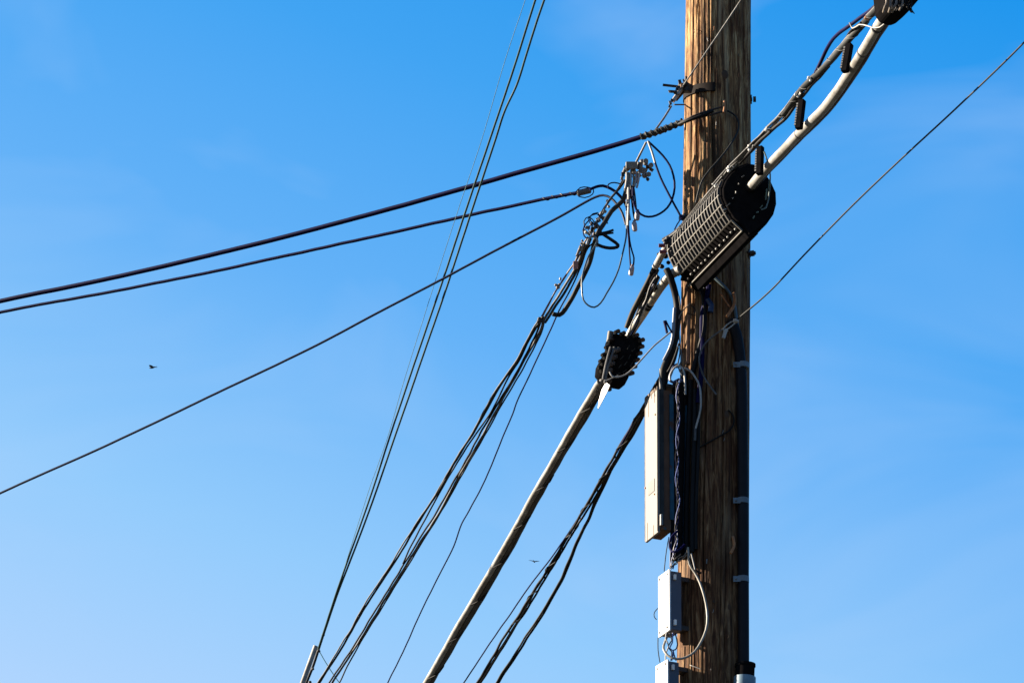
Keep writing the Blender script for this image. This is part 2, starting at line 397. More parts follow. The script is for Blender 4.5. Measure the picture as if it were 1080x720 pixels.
p2 = at(784, 780, 11.85); bm = BM(); rod(bm, p1, p2, 11.5 * .0042, 24); rod(bm, p2, Vector((p2.x, p2.y, 0)), 11 * .0042, 24); link('lower_pipe', bm, mat('blue_grey_pipe', (.10, .17, .23), .5), con)

# ------------------------------------------------------------------ boxes on the left of the pole
def corner_box(fx, fty, fby, lx, lty, rx, Y, grow=0):
    """front vertical edge at pixel fx from fty to fby; left face recedes to pixel lx,lty; front face runs right to rx."""
    top = at(fx, fty, Y); bot = at(fx, fby, Y); h = top.z - bot.z
    far = atz(lx, lty, top.z); u = far - top; u.z = 0
    v = Vector((-u.y, u.x, 0)).normalized(); v = v if v.x > 0 else -v
    # length of v so that it projects on rx
    k = 0
    while k < .5 and project(top + v * k)[0] < rx: k += .002
    return top, u, v * k, h
def project(p):
    q = ROT.transposed() @ (p - CAM); return (540 + FPX * q.x / -q.z, 360 - FPX * q.y / -q.z)
def solid(bm, o, u, v, h):
    a = [o, o + u, o + u + v, o + v]; prism(bm, [p - Vector((0, 0, h)) for p in a], Vector((0, 0, h)))

# tall cabinet
RSTN = mat('rust_stain', (.075, .042, .022), .8)
top, u, v, h = corner_box(693.2, 407, 561, 680.3, 419, 709, 11.83)
cab = thing('equipment_cabinet', 'tall narrow cream metal cabinet with rusty brown side hung left of the pole', 'cabinet', top + u / 2 + v / 2 - Vector((0, 0, h)))
bm = BM(); un = u.normalized(); vn = v.normalized()
solid(bm, top + vn * .012 - Vector((0, 0, .01)) + un * .004, u * .93, v - vn * .012, h - .03); link('body', bm, BROWN, cab, smooth=False, bev=.004)
bm = BM(); solid(bm, top, u, vn * .012, h); link('door', bm, CREAM, cab, smooth=False, bev=.002)
bm = BM(); solid(bm, top + vn * .012 - un * .004 - Vector((0, 0, .012)), un * .006, vn * .018, h - .05); link('door_lip', bm, DGRY, cab, smooth=False)
bm = BM(); solid(bm, top + v * .80 - un * .004 - Vector((0, 0, .03)), un * .01, v * .24, h - .10); link('hinge_strip', bm, TEAL, cab, smooth=False)
bm = BM(); q = at(697.5, 548, 11.82); box_axes(bm, q, vn, un, Vector((0, 0, 1)), .01, .012, .05); link('latch', bm, STL, cab, smooth=False)
for (x, y) in ((691, 437), (680.5, 505), (690, 520)):
    bm = BM(); q = top + u * ((693 - x) / 13) - vn * .001; q.z = at(x, y, 11.85).z; rod(bm, q, q - vn * .003, .004, 8); link('rivet', bm, RUST, cab)
bm = BM(); q = top + u * .5 - vn * .001 - Vector((0, 0, h * .62)); solid(bm, q - u * .28, u * .5, -vn * .0012, .06); link('blank_plate', bm, mat('faded_plate', (.06, .058, .05), .5), cab, smooth=False)
for g, f0, f1 in ((.2, .0, .10), (.45, 0, .05), (.7, .0, .16), (.86, 0, .07), (.3, .93, 1), (.8, .88, 1)): bm = BM(); solid(bm, top + u * g - vn * .0006 - Vector((0, 0, h * f0)), un * .004, -vn * .0004, h * (f1 - f0)); link('rust_run', bm, RSTN, cab, smooth=False)
for (g, wd) in ((.985, .02), (.0, .012)): bm = BM(); solid(bm, top + u * g - vn * .0005 - Vector((0, 0, .004)), un * wd * .25, -vn * .0008, h - .01); link('worn_edge', bm, mat('worn_edge', (.06, .035, .02), .8, scale=25, c2=(.11, .098, .083), thr=(.45, .55)), cab, smooth=False)
bm = BM(); solid(bm, top - vn * .0007, u, -vn * .0005, .016); link('worn_edge', bm, mat('worn_top', (.075, .045, .024), .8, scale=20, c2=(.11, .098, .083), thr=(.5, .6)), cab, smooth=False)
bm = BM(); rod(bm, at(697.3, 411, 11.86), at(697.3, 389, 11.86), 2.2 * .0042, 16); link('conduit_nipple', bm, GRY, cab)
bm = BM(); a = at(703, 412, 11.9); box_axes(bm, a + Vector((.01, 0, .005)), vn, un, Vector((0, 0, 1)), .06, .10, .012); link('top_flange', bm, DSTL, cab, smooth=False)

def small_box(fx, fty, fby, lx, lty, rx, label):
    top, u, v, h = corner_box(fx, fty, fby, lx, lty, rx, 11.83)
    t = thing('terminal_box', label, 'terminal box', top + u / 2 + v / 2 - Vector((0, 0, h))); un = u.normalized(); vn = v.normalized()
    bm = BM(); solid(bm, top, u, vn * .010, h); link('cover', bm, BOXW, t, smooth=False, bev=.003)
    bm = BM(); solid(bm, top + vn * .010 - Vector((0, 0, .006)) + un * .002, u * .96, v - vn * .01, h - .012); link('body', bm, BOXG, t, smooth=False, bev=.003)
    for f in (.13, .87):
        if f * h > .5: continue
        bm = BM(); q = top + v * .42 - un * .006 - Vector((0, 0, h * f)); box_axes(bm, q, vn, un, Vector((0, 0, 1)), .010, .012, .024); link('latch', bm, BOXW, t, smooth=False)
    for f in (.06, .94):
        for g in (.15, .85):
            bm = BM(); q = top + u * g - Vector((0, 0, h * f)); rod(bm, q + vn * .001, q - vn * .003, .0045, 8); link('screw', bm, DSTL, t)
    for z_ in (.02, h - .024): bm = BM(); solid(bm, top + u * .06 - vn * .0015 - Vector((0, 0, z_)), u * .88, vn * .002, .004); link('lid_seam', bm, GRY, t, smooth=False)
    for f in (.1, .9):
        bm = BM(); q = top + v * 1.03 + u * .4 - Vector((0, 0, h * f)); box_axes(bm, q + vn * .03, vn, un, Vector((0, 0, 1)), .09, .05, .02); link('bracket', bm, DSTL, t, smooth=False)
    return t
small_box(705.5, 599.5, 664, 694, 608, 718.5, 'small white terminal box between the tall cabinet and the cut-off lowest box')
small_box(703.7, 694.5, 758, 691.3, 702, 716.5, 'lowest white terminal box, cut off by the bottom edge of the photo')

# black backing channel between cabinet and pole
bm = BM(); a = at(715, 405, 11.88); b = at(712.5, 590, 11.88)
bar(bm, a, b, .05, .05, Vector((0, -1, 0)))
o = link('mounting_channel', bm, BLK2, smooth=False, bev=.004); setp(o, 'black vertical mounting channel between the tall cabinet and the pole', 'mounting channel')
bun = thing('riser_cables', 'thick black and dark blue cables down the pole just right of the tall cabinet', 'cable bundle', on_pole(728, 590))
for i, (x0, x1, x2, r, m) in enumerate(((722, 720, 718, 3.4, BLK), (728, 726, 724, 2.8, BLK), (733, 732, 730, 2.6, BLK), (737, 736.5, 734, 1.8, BLK), (724, 724, 722, 2.2, TEAL))):
    pcable('cable', [(x0, 392 + i * 9), (x0, 410 + i * 5), (x1, 470), (x2, 540), (x2, 588 - i * 3)], r, m, bun)
pcable('blue_cable', [(748, 300), (744, 318), (741, 330), (740.3, 350), (740.5, 372), (739, 400), (736, 425)], 2.6, NAVY, None, 'dark blue cable down the pole face beside the strip of sunlit orange wood', 'cable')
pcable('black_cable', [(720, 296), (721, 292), (733, 300), (741, 310), (743, 330), (742, 350), (736, 372), (731, 392)], 2.6, BLK, None, 'short thick black cable curling under the finned splice case onto the pole', 'cable')
pcable('blue_connector', [(746, 316), (750, 322), (749, 329)], 3, BLUE, None, 'dark blue connector on the shaded pole face right of the sunlit wood', 'connector')
pcable('grey_cable', [(745, 285), (753, 292), (764.5, 303), (771, 312), (774.5, 322), (777, 340), (779, 352)], 1.8, mat('slate_jacket', (.05, .08, .10), .5), None, 'slate grey cable arcing from under the finned case to the right conduit', 'cable')

# twisted blue and white wires in front of the black channel
def twist(name, P, r_each, mats, label, Y, pitch=.09, rad=2.2, cat='twisted wires', group=None):
    C = path(P, Y, step=.01, wob=1.2, seed=3.3)
    root = thing(name, label, cat, C[0], group)
    for i, m in enumerate(mats):
        bm = BM(); helix(bm, C, rad * .0043 * random.uniform(.7, 1.15), r_each * .0043, pitch * random.uniform(.8, 1.25), i * 6.283 / len(mats), 6)
        link('strand', bm, m, root)
    return root
twist('twisted_wires', [(716, 398), (714, 410), (714, 430), (714.5, 460), (714, 500), (714.8, 530), (714.5, 560), (712, 580), (709, 600)], .45, [BLUEW, BLK, NAVY, BLK, BLUE], 'pale blue and white wires twisted down between the tall cabinet and the pole', 11.8, pitch=.17, rad=1.5)

# ------------------------------------------------------------------ loops of wire round the cabinet and boxes
def W(P, r, m, label, Y=11.78, cat='wire', name='wire', group=None, **k): return cable(name, P, r, m, Y, None, label, cat, group, **k)
W([(707, 401), (706.5, 396), (709, 390), (713, 386), (717, 386), (720, 390), (722, 399), (722.8, 416)], 1.1, WIREW, 'white wire arched in a loop just above the tall cabinet', Y=11.8)
W([(715, 384), (711, 386), (708, 392), (706, 400), (710, 403), (716, 400), (720, 402)], 1.6, BLUE, 'dark blue wire coiled beneath the white loop above the tall cabinet', Y=11.82)
cw = thing('capped_wire', 'white wire bowing right over the dark pole face above the blue wires, capped end', 'wire', on_pole(733, 458))
pcable('wire', [(722, 388), (728, 391), (733.3, 398), (737.5, 406), (739, 416), (738.8, 431), (735.5, 445), (733.3, 453), (732.8, 462)], 1.1, WIREW, cw, lift=.03)
p = on_pole(733, 458, .03); bm = BM(); rod(bm, p + Vector((.002, 0, .03)), p - Vector((0, 0, .03)), .006); link('cap', bm, GRY, cw)
pcable('wire', [(768, 432), (773, 438), (774, 445), (770, 453), (755, 462), (737, 472)], .8, BLK, None, 'thin black line curving round a hole in the shaded pole face', 'wire', lift=.006)  # dark tube along the curved line across the pole face
W([(714.5, 560, 11.78), (708, 566, 11.78), (706.5, 577, 11.78), (711, 582, 11.76), (718, 578, 11.78), (722, 574, 11.84)], 1.3, NAVY, 'navy wire looping below the corner of the tall cabinet')
W([(705.5, 566), (703, 580), (700.5, 602)], .5, BLK, 'thin black wire dropping from the tall cabinet to the white box below', Y=11.9)
W([(709, 563), (707.5, 580), (706.5, 598)], .6, BLUE, 'thin blue wire dropping just right of the thin black one to the white box', Y=11.85)
for i, (P_) in enumerate(([(707, 599), (711, 590), (718, 584)], [(708, 598), (714, 592), (719, 590), (724, 585)], [(707, 597), (714, 594), (716, 588), (721, 586), (724, 582)])):
    W(P_, .6, TAN, ('shortest and steepest', 'middle', 'longest and most kinked')[i] + ' tan wire straggling over the top of the small white box', Y=11.8)
W([(725.5, 577, 11.8), (726.2, 585, 11.8), (727.5, 594, 11.8), (733, 603, 11.8), (738.5, 614, 11.79), (743, 628, 11.78), (746, 643, 11.78), (746, 657, 11.77), (742, 671, 11.77), (733, 686, 11.77), (724, 692, 11.77), (714, 694, 11.77), (704, 690.5, 11.78), (699.5, 684, 11.8), (701, 677, 11.85), (704, 670, 11.9)], 1.3, mat('pale_grey_cable', (.20, .19, .165), .5), 'pale grey cable in a long loop round the right of the small white box', cat='cable', name='loop_cable', seg=12)
W([(728, 586), (731, 595), (735, 602), (740, 604)], 1.2, BLK, 'short black wire beside the top of the long pale grey loop', Y=11.79)
W([(729, 583), (730.5, 590), (733, 600)], .7, WIREW, 'short white wire lying against the top of the pale grey loop', Y=11.77)
for i, (x, dx) in enumerate(((703, -1), (706, 1.5), (709.5, -1), (712, 1))):
    W([(x, 667), (x + dx * 1.2 + i * .5, 673 + i * 2), (x + (2, -1.5, -3, .5)[i], 680 + i * 1.5), (x + (-1, 2.5, .5, -2)[i], 688 - i), (x + dx, 696)], .7, (WIREW, GRY, BLUEW, NAVY)[i], ('leftmost white wire', 'grey wire second from left', 'pale blue wire', 'rightmost navy wire')[i] + ' among those dropping from under the small white box', Y=11.84)
W([(694, 641, 11.95), (690.5, 645, 11.95), (690.2, 650, 11.95), (692.5, 653, 11.95)], .45, BLK, 'tiny black wire bulging from the left side of the small white box')
W([(694, 672, 11.93), (694, 685, 11.93), (696, 698, 11.93)], .5, BLK, 'thin black wire hanging left of all from the small white box to the lowest box')

# ------------------------------------------------------------------ closure with fins in front of the pole
YF = 11.22
prof = [(763, 190), (759.5, 199), (760, 209), (765.5, 222), (771.5, 232), (783, 242.5), (790, 251), (799, 245), (809, 236), (816, 226), (819, 215), (818.5, 203), (813, 191), (805, 180), (797, 173.5), (787, 172), (777, 176), (769, 182)]
PP = [at(x, y, YF) for x, y in prof]
D = atz(727.5, 300, PP[5].z) - PP[5]
cls = thing('finned_splice_case', 'large black splice case with tan ribbed grille hung in front of the pole', 'splice case', PP[5] + D / 2)
cen = sum(PP, Vector()) / len(PP)
inner = [cen + (p - cen) * .90 for p in PP]; Dn = D.normalized()
bm = BM(); prism(bm, [p + Dn * .02 for p in inner], D - Dn * .03); link('body', bm, BLK2, cls, smooth=False, bev=.006)
bm = BM(); prism(bm, PP, Dn * .03); prism(bm, [cen + (p - cen) * .93 - Dn * .012 for p in PP], Dn * .02); link('end_plate', bm, BLK2, cls, smooth=False, bev=.004)
bm = BM(); prism(bm, [p + D - Dn * .02 for p in PP], Dn * .02); link('rear_plate', bm, BLK2, cls, smooth=False, bev=.004)
# lower right shell half
bm = BM(); sh_ = [PP[5], PP[6], PP[7], PP[8], PP[9], PP[10], cen]; prism(bm, [p + Dn * .02 for p in sh_], D - Dn * .02); link('lower_shell', bm, BLK2, cls, smooth=False, bev=.003)
# grille
RIBD = mat('dull_black_ribs', (.02, .018, .016), .7)
gp = spline([PP[0], PP[1], PP[2], PP[3], PP[4]], .006)
nb = 19
for i in range(nb + 1):
    o_ = D * (i / nb * .97 + .02)
    C = [p + o_ for p in gp]
    bm = BM(); outv = [(p - (cen + o_)).normalized() for p in C]; vr = []
    for p, n_ in zip(C, outv): vr.append([bm.verts.new(p + n_ * a_ * .008 + Dn * b_ * .004) for a_, b_ in ((1, 1), (1, -1), (-1, -1), (-1, 1))])
    for a, b in zip(vr, vr[1:]):
        for k in range(4): bm.faces.new((a[k], a[(k + 1) % 4], b[(k + 1) % 4], b[k]))
    link('cross_rib', bm, RIBD, cls, smooth=False)
bm = BM()
for f in (0.0, .2, .4, .6, .8, 1.0):
    p = gp[min(len(gp) - 1, int(f * (len(gp) - 1)))]; n_ = (p - cen).normalized()
    bar(bm, p + n_ * .005, p + D + n_ * .005, .0045, .006, n_)
link('long_ribs', bm, RIB, cls, smooth=False)
bm = BM(); n_ = (PP[5] - cen).normalized(); bar(bm, PP[5] + n_ * .004, PP[5] + D * 1.02 + n_ * .004, .007, .008, n_)
bar(bm, PP[4] + n_ * .002, PP[5] + n_ * .004, .007, .008); link('flange', bm, RIB, cls, smooth=False, bev=.002)
bm = BM(); a = at(799, 246, YF); bar(bm, a, a + D * 1.02, .005, .005); link('lower_seam', bm, DGRY, cls, smooth=False)
for i in range(14):
    f = .04 + i * .07; p = PP[4].lerp(PP[5], .55) + D * f + n_ * .006 + Vector((random.uniform(-.004, .004), 0, random.uniform(-.004, .004))); bm = BM(); ball(bm, p, .0065, seg=8); link('bolt_head', bm, STL, cls)
for (x, y, l, a) in ((783.5, 186, 4, .6), (779, 194, 2, 1.2), (776, 203, 3, 1.5), (773, 209, 2, .6), (768, 216, 6, .7), (764.5, 221, 4, .3), (795, 229, 4, 1.0), (808, 205, 14, 1.45), (803, 218, 5, .9), (811, 195, 12, 1.5), (799, 224, 3, .4)):
    p = at(x, y, YF - .02); d = RIGHT * math.cos(a) + UP * math.sin(a); bm = BM(); bar(bm, p - d * l * .0018, p + d * l * .0018, .0045, .008, Dn); link('end_fitting', bm, STL if x < 790 else mat('green_grey_fitting', (.10, .16, .14), .5), cls, smooth=False)
bm = BM(); ball(bm, at(792.5, 197, YF - .01), .03, (1, .8, 1), 14); link('cable_gland', bm, BLK, cls)
# red plugs and scraps at the far end
for (x, y) in ((697.5, 259), (698.5, 265.5)):
    bm = BM(); p = at(x, y, 11.75); rod(bm, p - RIGHT * .012, p + RIGHT * .018, .009); link('end_plug', bm, RED, cls)
bm = BM()
for k in range(9): lump(bm, at(704 + random.uniform(-4, 4), 254 + random.uniform(-4, 5), 11.75), random.uniform(.006, .012), k)
link('rear_clamp', bm, DSTL, cls)

# strand and thin cables over the top of the case, up to the right
STR = [(699, 254, 11.78), (712, 246, 11.72), (728, 228, 11.6), (741, 211, 11.5), (755, 195, 11.38), (763, 186, 11.3), (778, 170, 11.15), (792.5, 155.5, 11.05), (809, 138.5, 10.9), (826, 121, 10.75), (844, 97, 10.6), (858, 82, 10.45), (871.7, 68, 10.3), (885.5, 53, 10.15), (895, 42, 10.05), (908, 28, 9.95), (919, 15, 9.8), (932, 1, 9.65), (945, -14, 9.5)]
sb = thing('overhead_strand_bundle', 'dark grey weathered cable bundle running above the white cable at upper right', 'cable bundle', at(871, 68, 10.3))
def subpath(P, i, j, off=(0, 0)): return [(p[0] + off[0], p[1] + off[1], p[2]) for p in P[i:j]]
cable('cable', subpath(STR, 9, 19), 3.6, DGRY, parent=sb, ext1=5, wob=.6)
cable('cable', subpath(STR, 5, 19, (-1.5, -1)), 1.6, GRY, parent=sb, ext1=5, wob=.8)
cable('cable', subpath(STR, 6, 13, (2.2, 2)), 1.9, BLK, parent=sb, wob=1.0)
cable('cable', subpath(STR, 0, 11), 1.3, GRY, parent=sb, wob=.6)
cable('cable', subpath(STR, 1, 11, (2.5, 1.5)), 1.1, DGRY, parent=sb, wob=.8)
cable('cable', subpath(STR, 4, 11, (-3.5, -.5)), .8, GRY, parent=sb, wob=.8)
cable('cable', subpath(STR, 0, 4, (0, -1.5)), 1.4, BLK, parent=sb, wob=.3)
bm = BM(); C = path(STR[8:], step=.02); helix(bm, C, 4.2 * .0036, .0018, .11); link('lashing_wire', bm, GRY, sb)
for (x, y, Y) in ((855, 84, 10.45), (841, 101, 10.6), (810, 138, 10.88), (791, 157, 11.04), (770, 178, 11.2), (754, 196, 11.37)):
    bm = BM(); p = at(x, y, Y)
    for k in range(5): lump(bm, p + RIGHT * random.uniform(-.014, .014) + UP * random.uniform(-.014, .014) - FWD * .01, random.uniform(.003, .007), k + x)
    link('tie_clip', bm, mat('white_tie', (.6, .6, .58), .5), sb)
cable('slack_cable', [(934, -5, 9.7), (920, 9, 9.8), (908, 18, 9.9), (895, 28, 10.0), (884, 36, 10.1), (876.5, 44, 10.2), (870.5, 55, 10.3), (866, 65, 10.35), (860, 77, 10.4)], 2.0, NAVY, label='navy slack cable bowing off the upper side of the dark bundle at upper right')
cable('slack_cable', [(908, 24, 9.9), (897, 33, 10.0), (890, 44, 10.1), (884, 52, 10.15)], 1.2, BLK, label='thin black slack cable tucked between the navy slack cable and dark bundle')
W([(896, 24, 9.9), (899, 30, 9.9), (906, 26, 9.85), (914, 27, 9.8), (921, 29.5, 9.7), (928, 29, 9.65), (934, 24, 9.6)], .7, WIREW, 'pale tie wire reaching from the dark bundle across to the white cable')
bm = BM(); 
for k in range(7): lump(bm, at(915.5 + random.uniform(-2, 2), 17 + random.uniform(-2, 3), 9.83), .008, k, .5)
link('rusted_joint', bm, RUST, sb)

# white cable entering the case
WC = [(793, 196, 11.2), (805, 181, 11.05), (822, 163, 10.9), (841, 143, 10.7), (860, 124, 10.5), (879, 102, 10.3), (893, 82, 10.15), (904, 65, 10.0), (920, 38, 9.8), (934, 15, 9.6), (945, -6, 9.4)]
wc = thing('white_trunk_cable', 'thick weathered white cable curving from the finned splice case to the top right', 'cable', at(860, 124, 10.5))
cable('jacket', WC, 5.4, WHT, parent=wc, ext1=4, wob=.4, seg=20)
cable('companion_and_shade', [(p[0] + 3.4 * (k / 10) + 1.4, p[1] + 2.2 + 1.2 * (k / 10), p[2] + .02) for k, p in enumerate(WC)], 3.8, mat('brown_jacket', (.035, .02, .018), .6), parent=wc, ext1=4, wob=.4, seg=14)  # brown cable, also standing in for the white cable's shaded lower side
for i in (3, 7, 8):
    a, b = at(*WC[i][:2], WC[i][2]), at(*WC[i + 1][:2], WC[i + 1][2]); d = (b - a).normalized(); bm = BM(); c_ = a + (b - a) * (.1 if i == 3 else .35); rod(bm, c_ - d * .004, c_ + d * .004, .0225, 20); link('tie_band', bm, GRY, wc)
# spacers
for (a, b, Y, lab) in (((896, 47), (891, 76), 10.05, 'highest of the three black spacers propping the bundle off the white cable'), ((846, 106), (842.5, 136), 10.55, 'middle of the three black spacers between the bundle and the white cable'), ((802, 155), (801, 184), 10.98, 'lowest black spacer, standing on the end of the finned splice case')):
    t = thing('cable_spacer', lab, 'cable spacer', at(*b, Y)); A_, B_ = at(*a, Y), at(*b, Y); ax = (B_ - A_).normalized()
    sd = (RIGHT * .8 - FWD * .6).normalized(); sd = (sd - ax * sd.dot(ax)).normalized(); dp = ax.cross(sd).normalized()
    bm = BM(); box_axes(bm, (A_ + B_) / 2, ax, sd, dp, (B_ - A_).length, .028, .026); link('block', bm, BLK2, t, smooth=False, bev=.003)
    bm = BM()
    for k in range(9):
        c_ = A_.lerp(B_, .15 + k * .09); box_axes(bm, c_ - sd * .014, ax, sd, dp, .008, .008, .028)
    link('teeth', bm, GRY, t, smooth=False)
W([(806, 160, 10.95), (810, 172, 10.97), (812, 188, 11.1), (811, 205, 11.17), (808, 219, 11.18), (803, 221, 11.18)], .8, mat('green_grey_wire', (.09, .14, .14), .5), 'thin grey green wire hanging over the right end of the finned case')

# ragged black splice cropped at the top right
rs_ = thing('ragged_splice', 'ragged black taped splice with frayed ends cut off by the top edge of the photo', 'splice', at(952, 0, 9.45))
bm = BM(); poly = [(933, -22), (936, 2), (941, 9), (947, 11), (953, 12.5), (958, 10), (965, 4), (972, -3), (985, -24), (962, -40)]
prism(bm, [at(x + 1.5, y - 2.5, 9.36) for x, y in poly], Vector((-.04, .13, 0))); link('taped_body', bm, BLK2, rs_, smooth=False, bev=.01)
for i in range(16):
    x = random.uniform(938, 966); y0 = random.uniform(0, 7) if x < 962 else 0
    bm = BM(); C = path([(x, y0 - 4, 9.33), (x + random.uniform(-3, 3), y0 + 3, 9.33), (x + random.uniform(-3, 4), y0 + random.uniform(5, 9), 9.35)], step=.005); sweep(bm, C, random.choice((.002, .003, .0015)), 6); link('frayed_end', bm, BLK, rs_)
for (x, s, r) in ((934, 0, 1.3), (938.5, 1.5, 1.5), (944.5, -1, 1.4), (951, 0, 1.2)):
    bm = BM(); C = path([(x, -5, 9.31), (x + 1, 3, 9.3), (x - 1 + s, 8, 9.3), (x - 2.5 + s, 13 if x < 950 else 11, 9.33)], step=.005); sweep(bm, C, r * .0032, 8); link('frayed_end', bm, TAN, rs_)

# ------------------------------------------------------------------ below the case : cables to the lumpy terminal
t1 = thing('white_sleeve_cable', 'white sleeved black cable from far end of the finned case to lumpy terminal', 'cable', at(699, 268, 11.85))
cable('white_sleeve', [(706.5, 254, 11.8), (699, 267, 11.86), (691, 282, 11.93)], 3.7, WHT, parent=t1, wob=0, seg=16)
cable('black_tail', [(692, 280, 11.93), (684, 296, 11.97), (675, 314, 12.02), (667, 330, 12.08), (661, 346, 12.12)], 3.0, BLK, parent=t1, seg=12, wob=.5)
cable('black_tail', [(694, 284, 11.93), (687, 300, 11.97), (679, 316, 12.02), (670, 336, 12.08)], 1.6, DGRY, parent=t1, seg=12, wob=1)
t2 = thing('tan_trunk_cable', 'weathered tan cable with dark bands below the finned case beside the white sleeve', 'cable', at(692, 310, 11.9))
cable('jacket', [(717, 284.5, 11.78), (708, 290, 11.82), (699, 300, 11.87), (688, 316, 11.93), (676, 334, 12.0), (668, 346, 12.05), (662, 358, 12.1)], 4.5, mat('tan_jacket', (.36, .33, .26), .6, c2=(.2, .18, .14)), parent=t2, seg=20, wob=.3)
for (x, y, Y, dx, dy) in ((685.5, 320, 11.94, -.55, .8), (683.5, 323, 11.95, -.55, .8), (702, 296, 11.85, -.6, .75)):
    p = at(x, y, Y); q = at(x + dx * 2, y + dy * 2, Y + .01); bm = BM(); rod(bm, p, q, 4.9 * .0043, 18); link('band', bm, BLK, t2)
cable('pale_end', [(718, 283.8, 11.75), (713, 286.5, 11.78), (707, 290, 11.8)], 4.9, WHT, parent=t2, seg=20, wob=0)
W([(693, 291), (689, 297), (690, 306)], 4.2, BLK2, 'stubby black lump wedged between the white sleeve cable and tan cable', Y=11.88, cat='cable clamp', name='cable_clamp', seg=8)
random.seed(21)
fz = thing('lashing_wires', 'frayed grey lashing wires tangled along the cables above the lumpy terminal', 'lashing wires', at(680, 320, 11.9))
for k in range(7):
    P_ = []; o1 = random.uniform(-4, 5)
    for j in range(7):
        f = j / 6; P_.append((693 + (659 - 693) * f + o1 + random.uniform(-1.5, 1.5), 292 + (366 - 292) * f + random.uniform(-2, 2)))
    C = path(P_[random.randint(0, 2):], lambda x, y: 11.83 + (y - 292) / 74 * .2, step=.01, wob=.8, seed=k); bm = BM(); sweep(bm, C, random.uniform(.4, .9) * .0043, 6); link('wire', bm, (GRY, WIREW, DGRY, BLUEW, BLK, GRY, TAN)[k], fz)
for (x, y, r) in ((689, 269, 3), (692, 281, 3), (696, 270, 3.4), (702, 268, 3), (699, 277, 2.4)):
    bm = BM(); lump(bm, at(x + 6, y, 11.9), r * .004, x); link('tape_scrap', bm, BLK, fz)

# black cable from case down to the cabinet
t3 = thing('black_feed_cable', 'thick black cable with grey sunlit side bending down from finned case to tall cabinet', 'cable', at(713, 336, 11.8))
cable('upper_jacket', [(703, 284, 11.78), (706.5, 291, 11.78), (710.5, 302, 11.8), (713.5, 315, 11.82), (714.5, 328, 11.83), (713.8, 345, 11.84), (712.5, 358, 11.84), (708, 371, 11.85), (703, 381, 11.86), (699.5, 390, 11.86), (699, 412, 11.87)], 3.7, BLK, parent=t3, seg=16, wob=.4)
cable('lit_side', [(711.5, 325, 11.8), (710.5, 340, 11.8), (709.5, 356, 11.81), (706, 368, 11.83), (700, 380, 11.85)], 1.8, mat('lit_side_slate', (.12, .14, .18), .4), parent=t3, seg=12, wob=.2)  # paler tube that paints the sunlit left side of the black cable
cable('feed_cable', [(713, 366, 11.86), (710, 378, 11.87), (706, 388, 11.88), (702, 398, 11.9), (699, 412, 11.9)], 3.4, BLK, label='short black feed cable entering the cabinet top just right of the grey nipple')
W([(716, 362, 11.8), (712, 375, 11.8), (708, 385, 11.82), (704, 392, 11.84)], .9, DGRY, 'thin grey wire down the right side of the black feed cable')
for i, P_ in enumerate(([(716, 312), (718, 330), (716, 350), (717, 372), (714, 388)], [(728, 320), (722, 326), (717, 333), (716, 336)], [(729, 322), (733, 326), (731, 332), (725, 330)], [(718, 368), (719, 380), (716, 388), (719, 395)])):
    W(P_, (.7, .6, .6, .9)[i], (DGRY, TAN, BLK, GRY)[i], ('dark grey wire along the left edge of the sunlit wood under the finned case', 'tan wire crossing the sunlit wood from the black feed cable', 'thin black wire loop lying over the sunlit wood strip', 'grey wire dangling at the foot of the sunlit wood above the white loop')[i], Y=11.8)

# ------------------------------------------------------------------ lumpy terminal
tb = thing('drop_terminal', 'lumpy black drop terminal studded with ports where the two cables meet', 'drop terminal', at(654, 378, 12.05))
TD = Vector((-.015, .09, 0))
poly = [(631, 390), (632, 381), (637.5, 371), (642, 362), (642, 354), (648, 351), (662, 353.5), (676, 355), (677.5, 362), (672, 379), (667, 386), (663, 398), (657, 403), (646, 401), (634, 393)]
bm = BM(); prism(bm, [at(x, y, 12.0) for x, y in poly], TD); link('body', bm, BLK2, tb, smooth=False, bev=.006)
def knob(x, y, r, m, Y=11.985, l=.02):
    bm = BM(); p = at(x, y, Y); d = (RIGHT * -.55 - FWD * .75 - UP * .2).normalized(); rod(bm, p - d * .02, p + d * l, r * .0043, 12, r * .0036); rod(bm, p + d * l, p + d * (l + .004), r * .0028, 10); return link('port', bm, FITB if m is BLK2 else m, tb)
for (x, y) in ((650, 369.5), (647, 377), (644, 384), (641.5, 391)): knob(x, y, 3.0, mat('port_grey', (.06, .06, .06), .5))
for (x, y) in ((636.5, 374), (634, 380.5), (632.5, 387), (640, 366), (643.5, 359), (676, 359), (675.5, 366), (673.5, 373), (671, 380), (668, 387), (665, 394), (641, 370), (638.5, 377.5), (636, 384), (635, 391), (656, 352), (650, 350), (670, 354)): knob(x, y, 2.5, BLK2, l=.012)
for (x, y) in ((656, 377), (660, 383), (664, 376), (668, 369), (654, 386), (659, 391), (663, 366), (652, 394), (666, 384)):
    a = random.uniform(.4, 1.3); p = at(x, y, 11.97); d = RIGHT * math.cos(a) + UP * math.sin(a); bm = BM(); bar(bm, p - d * .011, p + d * .011, .004, .012, FWD); link('fin', bm, DGRY, tb, smooth=False)
bm = BM(); rod(bm, at(644, 350, 12.0), at(642.5, 361, 12.0), 3.2 * .0043, 14); link('end_knuckle', bm, mat('knuckle_grey', (.06, .055, .045), .6), tb)
for P_ in ([(644, 366), (641, 376), (638, 388), (636, 400)], [(648, 366), (644, 378), (640, 390), (638, 404)]):
    bm = BM(); C = path(P_, 11.95, step=.01, wob=.5); sweep(bm, C, .006, 8); link('strap', bm, GRY, tb)
